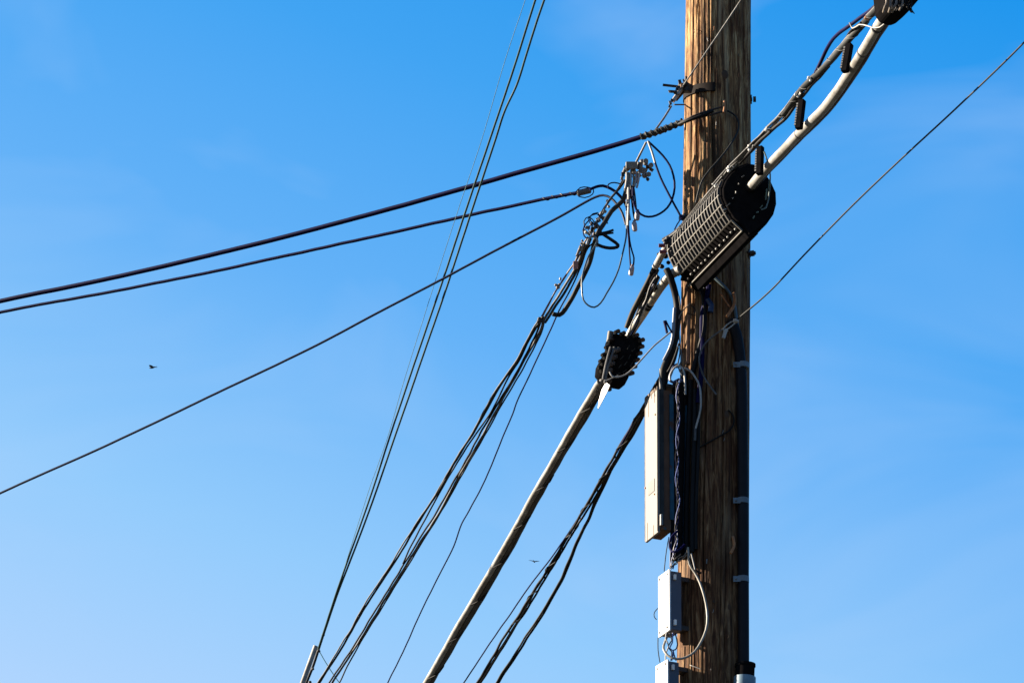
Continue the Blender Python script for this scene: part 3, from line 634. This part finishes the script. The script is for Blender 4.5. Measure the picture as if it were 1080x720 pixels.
W([(643, 392), (645.5, 396.5), (651, 397.5), (659.5, 395), (667, 389), (673.5, 382.5), (682, 373), (690, 364.5), (699, 357), (708.5, 349)], .85, WIREW, 'thin pale wire sweeping from the lumpy terminal to the black feed cable', Y=11.88, wob=.15)
W([(637, 402), (645, 399), (652, 396)], .6, WIREW, 'short pale wire along the lower edge of the lumpy terminal', Y=11.9)
st = thing('cut_wire_stubs', 'two short black cut wire stubs sticking up beside the black feed cable', 'wire stubs', at(706, 346, 11.8))
for P_, r in (([(700.5, 338.5), (702, 344), (703.5, 351)], 1.4), ([(702, 338), (705, 344), (709, 351)], 1.0)): cable('stub', P_, r, NAVY, 11.8, st, wob=.1)
bm = BM(); prism(bm, [at(x, y, 12.0 - (x - 637) * .009) for x, y in ((639, 403), (643, 406), (640, 413), (630.5, 431), (631.5, 422), (634.5, 411))], Vector((.002, .008, 0)))
o = link('plastic_tag', bm, mat('white_plastic', (.8, .8, .78), .4), smooth=False); setp(o, 'pointed white plastic tag hanging under the lumpy terminal', 'tag')
bm = BM(); lump(bm, at(642.5, 410, 11.98), .012, 3); o = link('tag_clip', bm, DSTL); setp(o, 'small dark clip beside the white plastic tag under the lumpy terminal', 'clip')

# trunk going down left
YH = lambda x, y: 12.05 + max(0, (y - 400)) * .0055
HP = [(643, 388), (634, 404), (629, 412), (608, 447), (581, 494), (557, 536), (540, 567), (507.5, 623), (482.5, 665), (455, 713), (430, 757)]
hc = thing('lashed_trunk_cable', 'thick pale cable lashed to a dark one, from lumpy terminal to bottom edge', 'cable', at(540, 567, 13))
cable('pale_cable', HP[1:], 3.3, WHT, YH, hc, ext1=22, wob=.3, seg=16, off=(-1.4, -1))
cable('dark_cable', HP, 2.5, mat('grimy_dark_jacket', (.035, .034, .032), .6, c2=(.07, .065, .06), thr=(.5, .65)), YH, hc, ext1=22, wob=.4, seg=14, off=(2.2, 1.6))
cable('support_strand', HP, 1.1, GRY, YH, hc, ext1=22, wob=.9, off=(4.2, 3.2))
bm = BM(); C = path(HP[2:], YH, step=.03, off=(.8, .6)); helix(bm, C, 5.1 * .0046, .0038, .27, 1.0); link('lashing_wire', bm, BLK, hc)
cable('grey_cuff', HP[:3], 3.3, GRY, YH, hc, off=(0, 0), wob=.4)

# bundle i
YI = lambda x, y: 11.9 + max(0, (y - 400)) * .0065
bi = thing('drop_wire_bundle', 'bundle of black drop wires fanning from behind the tall cabinet to the bottom edge', 'wire bundle', at(640, 498, 12.4))
I1 = [(708, 382), (696, 401), (686, 417), (679, 429), (662.5, 458), (640, 498), (612, 545), (585, 590), (560, 630), (535, 671), (504, 720), (480, 758)]
I2 = I1[:6] + [(614, 552), (604, 575), (590, 607), (575, 634), (550, 673), (521, 720), (496, 760)]
for P_, r, m, off in ((I1, 1.35, BLK, (-1.3, -1)), (I1, 1.1, GRY, (.4, .3)), (I1, 1.15, BLK, (1.9, 1.5)), (I2, 1.25, BLK, (3.3, 2.7)), (I2, 1.1, DGRY, (1.8, 1.4))):
    cable('drop_wire', P_, r, m, YI, bi, ext1=20, wob=.9, off=off)
cable('drop_wire', I1[:7] + [(580, 592), (560, 618), (540, 647), (515, 683), (489, 722), (465, 758)], .75, NAVY, YI, bi, ext1=20, wob=.3, off=(-1, -1))
bm = BM(); C = path(I1[2:10], YI, step=.03, wob=.3); helix(bm, C, 3 * .0046, .0026, .23); link('wrap_wire', bm, BLK, bi)

# ------------------------------------------------------------------ wires f, g
YFn = lambda x, y: 12.0 + max(0, (y - 250)) * .0065
fb = thing('service_drop_bundle', 'long bundle of grey and black service wires descending from the wire cluster to bottom left', 'wire bundle', at(500, 460, 13.4))
FL = [(571, 337), (566, 344), (547, 378), (524, 412), (498, 459), (484, 481), (462, 518), (440, 553), (411, 600), (385, 640), (366.7, 671.7), (338, 718), (315, 755)]
FR = [(572, 338), (568.5, 350), (555.5, 376), (533, 415.5), (511, 454), (490, 491), (468, 530), (440, 576), (425, 600), (400, 640), (371.7, 687), (350, 720), (327, 757)]
cable('service_wire', FL, 1.15, DGRY, YFn, fb, ext1=20, wob=.7)
cable('service_wire', FL, .85, GRY, YFn, fb, ext1=20, wob=.7, off=(-1.3, -1))
cable('service_wire', FR, 1.2, GRY, YFn, fb, ext1=20, wob=.7, off=(.6, .3))
cable('service_wire', FR, 1.0, BLK, YFn, fb, ext1=20, wob=.8, off=(-1.6, -1))
cable('service_wire', FR[:11] + [(360, 710), (357, 716), (335, 757)], .8, DGRY, YFn, fb, ext1=20, wob=.5, off=(2, 1.2))
cable('service_wire', [(571, 337), (560, 352), (549, 378), (536, 398), (520, 430), (506, 452), (488, 478), (470, 508), (444, 556), (425, 594)], .9, BLK, YFn, fb, wob=.4)
bm = BM()
for k in range(7): lump(bm, at(570.5 + random.uniform(-3, 3), 338 + random.uniform(-3, 3), 12.5), .009, k)
link('gathering_clamp', bm, DSTL, fb)
upf = [([(620, 250), (613, 262), (607.5, 275), (598, 289), (590, 301), (581, 316), (571, 336)], .9, TAN), ([(617.5, 257.5), (611, 274), (603, 289), (593, 305), (585, 318), (573, 338)], 1.4, GRY), ([(623, 252), (616, 268), (607, 287), (598, 303), (588, 319), (575, 340)], 1.4, DGRY), ([(615, 262), (604, 280), (594, 293), (580, 318), (570, 336)], .7, NAVY), ([(626, 256), (620, 262), (612, 282), (604, 300), (590, 327), (580, 350), (569, 373), (556, 400), (544.5, 424.5), (541, 436), (531, 459), (509.5, 510.5), (495, 538), (487, 552), (478, 577), (465, 602.5), (443, 647), (425, 687), (409, 720), (392, 757)], .75, NAVY)]
for i, (P_, r, m) in enumerate(upf[:4]): cable('service_wire', P_, r, m, YFn, fb, wob=.6)
cable('thin_drop_wire', upf[4][0], .75, NAVY, YFn, label='single thin kinked wire hanging between the service bundle and the pale trunk cable', ext1=20, wob=.3)
cable('grey_service_cable', [(662, 186), (661, 196), (658, 209), (652, 216), (645, 222.5), (637.5, 235), (630, 247), (626, 260), (622.5, 275), (617, 288), (611, 300), (601, 318), (590, 332), (583, 331)], 2.5, DGRY, YFn, label='stout grey cable looping from the metal clamp down to the service bundle', wob=.25, seg=12)
bm = BM(); p = at(607, 279.5, 12.1); box_axes(bm, p, RIGHT, FWD, UP, .024, .016, .038); o = link('pink_connector', bm, PINK, smooth=False, bev=.003); setp(o, 'faded pink block connector on the service wires below the wire cluster', 'connector')
cb = thing('small_clip', 'small tan clip with a pale tip on the service wires below the pink connector', 'clip', at(589, 300, 12.2)); bm = BM()
for k in range(5): lump(bm, at(589 + random.uniform(-3, 2.5), 300.5 + random.uniform(-2, 3), 12.2), .007, k + 3)
link('jaw', bm, TAN, cb); bm = BM(); ball(bm, at(591, 294, 12.2), .006, (1, 1, 1.4)); link('tip', bm, WIREW, cb)
bm = BM()
for k in range(4): lump(bm, at(611 + k, 263 - k * 3, 12.05), .006, k + 8)
for a, b in (((608, 270), (612, 260)), ((613, 265), (615, 255))): rod(bm, at(*a, 12.05), at(*b, 12.05), .005)
o = link('splice_clip', bm, TAN); setp(o, 'small tan splice clip above the pink connector', 'clip')

# ------------------------------------------------------------------ wire clusters
def cluster(name, label, seeds, Y, mats, cat='clamp'):
    t = thing(name, label, cat, at(seeds[0][0], seeds[0][1], Y))
    for i, (x, y, r) in enumerate(seeds):
        bm = BM(); p = at(x, y, Y + random.uniform(-.02, .02)); a = random.uniform(0, 6.28)
        ax = (RIGHT * math.cos(a) + UP * math.sin(a)).normalized(); ay = ax.cross(FWD).normalized()
        if i % 3 == 0: box_axes(bm, p, ax, ay, FWD, r * .008, r * .006, r * .007)
        elif i % 3 == 1: rod(bm, p - ax * r * .004, p + ax * r * .004, r * .003, 10)
        else: lump(bm, p, r * .0038, i)
        link('fitting', bm, mats[i % len(mats)], t, smooth=(i % 3 != 0), bev=.001 if i % 3 == 0 else 0)
    return t
random.seed(31)
ct = cluster('strand_clamp', 'grey metal strand clamp hanging in the sky just left of the pole', [(663, 176, 5), (659, 180, 3.5), (668, 181, 4), (657, 184, 2.6), (675, 175, 4.5), (681, 172, 3.4), (678, 180, 5), (684, 176, 3.4), (680, 185, 3.8), (687, 179, 2.6), (673, 184, 4), (683, 189, 2.4), (656, 188, 2.2), (664, 186, 3), (677, 170.5, 3), (671, 188, 3)], 12.0, [STL, GRY, STL, DSTL])
bm = BM(); p = at(666, 174.5, 11.96); box_axes(bm, p, RIGHT, FWD, UP, .055, .05, .034); link('clamp_plate', bm, STL, ct, smooth=False, bev=.003)
bm = BM()
for (x, y) in ((681, 170), (686.5, 174.5), (684, 184)): rod(bm, at(x, y, 11.98), at(x, y, 11.98) - FWD * .02, .013, 6)
link('nut', bm, STL, ct, smooth=False)
for i, (x0, x1, y1, m) in enumerate(((661, 659.5, 199, WIREW), (663, 661.5, 205, TAN), (665, 664, 210, WIREW), (668, 667, 200, TAN), (671, 669, 197, WIREW), (670.5, 672, 193, PINK), (674, 671.5, 198, WIREW))):
    cable('pigtail', [(x0, 182), ((x0 + x1) / 2 + .8, 190), (x1, y1)], 1.15, m, 11.96, ct, wob=.5)
cl = cluster('cable_cluster_clamp', 'tangled dark metal clamps where the service wires gather left of the pole', [(625, 242, 3.2), (622, 246, 3), (629, 238, 3.4), (631, 232, 3), (634, 226, 3.4), (627, 247, 3), (620, 240, 2.6), (636, 230, 2.2), (618, 245, 2.4), (632, 241, 2.4), (624, 236, 2.6), (638, 223, 2.2), (628, 252, 2.2), (616, 243, 2), (642, 218, 2), (641, 212, 2)], 12.05, [DSTL, STL, DSTL, WIREW, STL])
cable('arch_bracket', [(619, 258), (621, 252), (624, 249.5), (628, 250), (630, 254), (629.5, 260)], 1.3, STL, 12.0, cl, wob=0)
cable('tie_strand', [(659, 190), (653, 199), (645, 208), (639, 217), (633, 228), (627, 240)], 1.3, DGRY, 12.03, cl, wob=1)
cable('tie_strand', [(657, 189), (650, 202), (640, 213), (636, 225), (628, 238)], .8, GRY, 12.02, cl, wob=1.4)
for i in range(6):
    x = random.uniform(614, 634); y = 300 - x * 0 - 55 + random.uniform(-8, 6)
    cable('loose_strand', [(x, y), (x - 3 + random.uniform(-3, 3), y - 8), (x + 4, y - 13), (x + 8 + random.uniform(-3, 3), y - 6)], .6, (NAVY, BLK, GRY)[i % 3], 12.02, cl, wob=.5)
W([(654, 194), (648, 192.5), (642, 194), (641, 198), (645, 200)], .7, NAVY, 'tiny navy wire hook left of the grey strand clamp', Y=12.0)
W([(623, 231), (618, 236), (615, 242), (616, 249), (620, 252)], .7, NAVY, 'thin navy wire arc bulging left of the tangled clamps', Y=12.0)
for i, P_ in enumerate(([(628, 257), (635, 260), (643, 261.5), (651, 260.5), (652, 258.5), (645, 253), (636, 247)], [(626, 248), (634, 246), (641, 244.5), (647, 242.5)], [(628, 249), (637, 247), (647, 245.5)])):
    W(P_, (1.8, 1.3, 1.1)[i], BLK, ('thick black wire bent into a pointed loop right of the tangled clamps', 'upper of two short black cut wire ends above the pointed loop', 'lower of two short black cut wire ends above the pointed loop')[i], Y=12.0, wob=.1)
# hanging wires from the clamp
W([(664, 196), (661, 212), (661, 235), (660.3, 250), (656.5, 268), (652.5, 284), (646.5, 298), (640, 309), (633.5, 319.5), (627, 324), (620.5, 322), (615.3, 316), (613.8, 305), (614, 293), (617, 281), (621, 270), (626, 262), (629, 256)], .9, mat('teal_black_jacket', (.03, .05, .06), .35), 'thin dark wire in a deep hanging loop from the strand clamp to the clustered clamps', Y=11.97, wob=.15)
W([(663, 198), (663.2, 215), (662.3, 238)], 1.3, WIREW, 'white wire hanging straight down from the strand clamp', Y=11.93, wob=.2)
for (x, y, lab, ang, wires) in ((672.2, 227.5, 'short wire with the highest of three clear caps under the strand clamp', .1, [([(668, 195), (669.5, 206), (671, 220)], .9, DGRY)]),
        (669.3, 239, 'black wire with the middle of three clear caps under the strand clamp', -.1, [([(665.5, 196), (666.5, 212), (668, 224), (670, 233)], 1.1, BLK)]),
        (666, 285.5, 'long looped pair of wires with the lowest clear cap under the strand clamp', .15, [([(665, 200), (663.5, 214), (663, 228), (662.8, 240), (664, 254), (666.5, 265), (668.5, 272), (668, 280)], .85, NAVY), ([(662, 200), (661.5, 214), (662, 230), (662.5, 245), (663.3, 258), (664, 268), (665, 281)], .85, NAVY)])):
    t = thing('capped_wire', lab, 'wire', at(x, y, 11.94)); p = at(x, y, 11.94); ax = UP + RIGHT * ang; ax.normalize()
    for P_, r, m in wires: cable('wire', P_, r, m, 11.95, t, wob=.2)
    bm = BM(); sweep(bm, [p + ax * .024, p + ax * .018, p, p - ax * .018, p - ax * .024], [.007, .0115, .0125, .012, .006], 12); cp = link('cap', bm, CAPM, t)
    bm = BM(); rod(bm, p + ax * .022, p + ax * .03, .006); link('collar', bm, PINK, cp)
# wires off cable b / c into the clamp
W([(667.5, 198), (667.5, 207), (669, 216), (673, 223.5), (680, 228), (688, 228.3), (696, 225.3), (704, 219), (709, 210), (711.5, 198), (710.5, 186), (706.5, 174.5), (699, 164), (691, 156), (684, 149.5)], 1.15, NAVY, 'navy wire in a wide round loop hanging in the gap left of the pole', Y=11.9, wob=.1)
W([(683.5, 149), (687.5, 160), (691, 172)], 1.25, WIREW, 'pale upper part of the straight wire below the thick black cable grip', Y=11.9, wob=0)
W([(691, 172), (697, 188), (706, 206), (713, 219), (719, 230)], 1.15, NAVY, 'navy straight wire slanting down to the pole edge beside the wide loop', Y=11.9, wob=.1)
W([(719, 230, 11.85), (715, 236, 11.7), (711.5, 242, 11.6)], .7, NAVY, 'short thin wire between the pole edge bolt and the finned case')
W([(783, -2, 11.6), (753, 43, 11.72), (723, 87, 11.82), (716, 97, 11.85)], .8, STL, 'thin bright guy wire crossing the pole diagonally at the top', wob=.05, ext0=5, name='guy_wire', cat='guy wire')
W([(708, 112, 11.9), (700, 125, 11.9), (692, 136, 11.9)], 1.1, STL, 'short bright guy wire from the pole bracket to the thick black cable', wob=.05, name='guy_wire', cat='guy wire')
W([(681.5, 150, 11.93), (676, 161, 11.95), (671, 171, 11.97)], 1.2, STL, 'short bright guy wire from the thick black cable down to the strand clamp', wob=.05, name='guy_wire', cat='guy wire')
W([(711, 110.5, 11.92), (722, 110.5, 11.97)], .8, DSTL, 'thin dark rod from the bracket foot to the pole', cat='rod', name='rod', wob=0)

# pole bracket at the band
pb = thing('guy_bracket', 'rusty bolted guy wire bracket clamped to the left edge of the pole near its top', 'bracket', at(716, 97, 11.87))
def R_(name, a, b, r, m, Y=11.86, seg=10): bm = BM(); rod(bm, at(*a, Y), at(*b, Y), r * .0043, seg); return link(name, bm, m, pb)
R_('bolt', (699, 89.7), (715, 91.5), 1.5, DSTL); R_('bolt', (705.5, 96.5), (713, 97), 1.6, DSTL); R_('bolt', (723.5, 81), (723.5, 90), 1.5, DSTL, 11.83)
R_('strap_bar', (724, 86.5), (709.5, 107), 2.5, mat('bright_zinc', (.3, .27, .24), .5, .2, scale=40, c2=(.16, .10, .06)), 11.85, 6); R_('strap_bar', (727, 90), (713, 106), 1.6, DSTL, 11.87, 6)
for (x, y, r, m) in ((717, 86.5, 3, DSTL), (719.5, 90, 3.2, RUST), (714.5, 93, 3, DSTL), (712.5, 97.5, 2.8, DSTL), (721, 85, 2, STL), (715, 99, 2.4, STL), (706, 96.5, 1.8, STL), (707, 108.5, 2.8, STL), (708.5, 106, 2.2, DSTL), (706, 112, 1.8, GRY)):
    bm = BM(); p = at(x, y, 11.84); a = random.uniform(-.6, .6); d = (RIGHT * math.cos(a) + UP * math.sin(a)); rod(bm, p - d * r * .0022, p + d * r * .0022, r * .0042, 6); link('nut', bm, m, pb, smooth=False)
bm = BM(); bar(bm, at(717, 93, 11.88), at(728, 93, 11.84), .04, .04); link('mounting_plate', bm, DSTL, pb, smooth=False, bev=.003)

# ------------------------------------------------------------------ cables to the left
YA = lambda x, y: 11.86 + (760 - x) * .0026
ca = thing('thick_service_cable', 'thick dark cable from a wire grip hooked on the pole out to the left edge', 'cable', at(400, 220, 12.8))
AP = [(-90, 338.5), (0, 317.5), (109, 295), (217.5, 270), (330, 242), (440, 212.5), (540, 184), (620, 161.5), (676, 144.5), (700, 136.5), (719, 129)]
cable('jacket', AP, 2.55, NAVY, YA, ca, ext0=16, wob=.12, seg=14)
C = path([(676, 144.5), (690, 140), (705, 134.5), (720, 128.5)], YA, step=.01); bm = BM(); sweep(bm, C, 3.1 * .0043, 10); helix(bm, C, 3.3 * .0043, .0055, .028); helix(bm, C, 3.3 * .0043, .004, .035, 2); link('wire_grip', bm, DGRY, ca)
for P_ in ([(718, 129, 11.88), (731, 122.5, 11.83), (744, 118, 11.82), (754, 115, 11.81), (762, 112.8, 11.81)], [(718, 131, 11.88), (735, 125, 11.83), (755, 119.8, 11.81), (765, 116.5, 11.81)]): cable('grip_leg', P_, 1.0, DSTL, parent=ca, wob=.1)
cable('grip_leg', [(716, 131, 11.88), (726, 127, 11.83), (740, 122, 11.81), (752, 117, 11.81)], 1.7, BLK, parent=ca, wob=.1)
pcable('wire', [(767, 117), (772, 119.5), (776, 123), (779, 130), (778.5, 137), (775.5, 144), (770, 153), (763, 162.5), (755, 172), (748, 180), (741, 190), (737, 201), (734, 214)], 1.0, DGRY, None, 'dark grey wire arching from the pole hook down the pole to the finned case', 'wire', lift=.02)
cb2 = thing('mid_service_cable', 'thinner dark cable below the thick one ending in a grey barrel splice', 'cable', at(400, 246, 12.8))
BP = [(-90, 350), (0, 329.5), (120, 307), (240, 283), (350, 259), (450, 237), (540, 217), (577.5, 209), (608, 203.5)]
cable('jacket', BP, 1.7, NAVY, YA, cb2, ext0=16, wob=.25, seg=12)
C = path([(572, 210.5), (590, 206.5), (607, 203.8)], YA, step=.01); bm = BM(); helix(bm, C, 2.0 * .0043, .003, .05); link('wrap', bm, DSTL, cb2)
bm = BM(); a, b = at(608.5, 204, 12.25), at(623, 200.5, 12.25); d = (b - a).normalized(); sweep(bm, [a, a + d * .004, b - d * .004, b], [.012, .0155, .0155, .012], 14); link('barrel_splice', bm, GRY, cb2)
cable('bail_wire', [(607, 203), (612, 198), (620, 197.5), (626, 200), (625, 205), (617, 208.5), (610, 207)], .6, NAVY, 12.24, cb2, wob=.1)
W([(622, 200), (629, 197), (636, 196), (644, 199), (651, 204), (658, 212), (662, 221), (664, 232)], 1.55, NAVY, 'dark tail of the barrel splice arching over into the hanging wires', Y=12.02, wob=.1)
CP = [(-90, 563), (0, 520), (120, 466), (240, 409), (330, 366), (400, 329), (456.7, 299.5), (540, 255), (590, 229), (628, 208)]
W(CP + [(636, 206), (644, 208.5), (651, 216), (656.5, 225), (660, 237)], 1.25, mat('blue_black_jacket', (.006, .01, .035), .5, spec=.12), 'lowest dark cable sloping down to the left edge below the other two', Y=YA, cat='cable', name='lower_service_cable', ext0=14, wob=.12)

# ------------------------------------------------------------------ lines at upper left
YD = lambda x, y: 11.0 + y * .0062
D1 = [(592, -80), (564.8, 0), (543, 69), (516, 149), (491, 223), (465.5, 300), (432, 398), (411.5, 459), (391.7, 520), (377, 562), (363.5, 600), (354.5, 626), (341, 667), (335.5, 684)]
D2 = [(600, -70), (574, 0), (557.5, 50), (545, 89.6), (532.5, 116.7), (522, 149), (497, 224), (472, 300), (437.5, 400), (417, 459), (387, 545), (366, 600), (356, 626), (342, 667), (336.5, 684)]
DM = mat('green_black_wire', (.02, .05, .048), .5, spec=.2)
cable('power_line', D1, 1.1, DM, YD, label='left of two dark lines dropping from the top edge to bottom left', ext0=8, wob=.12, cat='power line')
cable('power_line', D2, 1.1, DM, YD, label='right of two dark lines dropping from the top edge, with a kink near the top', ext0=8, wob=.12, cat='power line')
cable('fine_line', [(580, -80), (554, 0), (532.5, 64.6), (507.5, 149), (482, 225), (458, 300), (426, 402), (409, 460), (388, 520), (364, 596)], .3, mat('pale_line', (.06, .14, .15), .5), YD, label='very fine pale line just left of the two dark lines', ext0=8, wob=.1, cat='line')
sl = thing('line_sleeve', 'pale grey sleeve capping the two dark lines at the bottom left edge', 'cable sleeve', at(326, 700, 15.3))
cable('sleeve', [(333.5, 681), (327, 699), (319.5, 720), (308, 752)], 2.7, WHT, 15.3, sl, ext1=6, wob=.1, seg=14, off=(-.5, 0))
cable('under_cable', [(336, 684), (330, 702), (323, 720), (312, 752)], 1.5, DGRY, 15.32, sl, ext1=6, wob=.3)
for (x, y) in ((341, 669), (329.5, 705), (327, 719), (336, 686)): bm = BM(); lump(bm, at(x, y, 15.2), .01, x); link('clip', bm, DSTL, sl)
W([(336, 685), (341, 694), (349, 707), (358, 720), (372, 742)], .55, mat('cyan_grey_wire', (.08, .22, .3), .4), 'thin blue grey wire slanting right from the pale sleeve at bottom left', Y=15.2, wob=.1, ext1=6)

# ------------------------------------------------------------------ right hand thin wire and its clamp
YR = lambda x, y: 11.78 - (x - 776) * .0072
W([(1150, -31), (1080, 45), (1010, 113), (960, 159), (905, 211), (850, 267), (812, 307), (776, 338)], .95, DGRY, 'thin dark wire from a clamp on the pole up to the right edge', Y=YR, cat='wire', ext0=4, wob=.08, name='messenger_wire')
wk = thing('wedge_clamp', 'small white wedge clamp with a bail loop holding the thin right hand wire', 'wedge clamp', at(772, 343, 11.76))
cable('bail', [(777, 338), (771, 339.5), (764, 345), (763, 348), (766, 347.5), (772, 343.5), (777, 338.5)], .75, WIREW, 11.76, wk, wob=0)
bm = BM(); p = at(776, 338.5, 11.76); ball(bm, p, .012, (1.2, 1, .9)); link('wedge_body', bm, WIREW, wk)
bm = BM(); rod(bm, at(765.5, 348, 11.76), at(763, 356.5, 11.76), .008, 6); rod(bm, at(766.5, 347.5, 11.76), at(764.5, 350, 11.76), .009, 6); link('tab', bm, WIREW, wk, smooth=False)
pcable('wire', [(764, 346), (756, 351.5), (749, 357), (742.5, 364), (738.5, 372), (737.3, 380), (739.5, 390), (744, 400), (749.5, 408), (755.5, 416)], 1.0, GRY, None, 'grey wire curling down the shaded pole face from the white wedge clamp', 'wire', lift=.03)

# ------------------------------------------------------------------ two far birds
def bird(loc, heading, bank, s, label):
    bm = BM(); S = [(-.10, 0, 0), (-.06, 0, .003), (0, 0, 0), (.06, 0, .004), (.095, 0, .008), (.12, 0, .006)]
    sweep(bm, [Vector(p) for p in S], [.006, .022, .032, .026, .018, .004], 10)
    root = bpy.data.objects.new('bird', None); col.objects.link(root); setp(root, label, 'bird')
    link('body', bm, BIRD, root)
    for sg in (-1, 1):
        bm = BM(); prev = None
        for k, (y, x0, x1, z) in enumerate(((0, .05, -.05, .01), (.08, .065, -.045, .035), (.16, .05, -.035, .05), (.24, .01, -.03, .045), (.28, -.03, -.04, .035))):
            cur = [bm.verts.new((x0, sg * y, z)), bm.verts.new((x1, sg * y, z - .004)), bm.verts.new(((x0 + x1) / 2, sg * y, z + .006))]
            if prev:
                for i in range(3): bm.faces.new((prev[i], prev[(i + 1) % 3], cur[(i + 1) % 3], cur[i]))
            prev = cur
        link('wing', bm, BIRD, root, smooth=False)
    bm = BM(); prism(bm, [Vector(p) for p in ((-.08, .012, 0), (-.08, -.012, 0), (-.16, -.035, 0), (-.15, 0, 0), (-.16, .035, 0))], Vector((0, 0, .004))); link('tail', bm, BIRD, root, smooth=False)
    root.location = loc; root.rotation_euler = (bank, .1, heading); root.scale = (s, s, s)
bird(at(161, 387.5, 60), R(160), R(-15), .72, 'tiny distant bird gliding in the sky near the left edge')
bird(at(563.3, 592, 70), R(75), R(10), .55, 'tiny distant bird in the sky between the pale trunk cable and the drop wires')
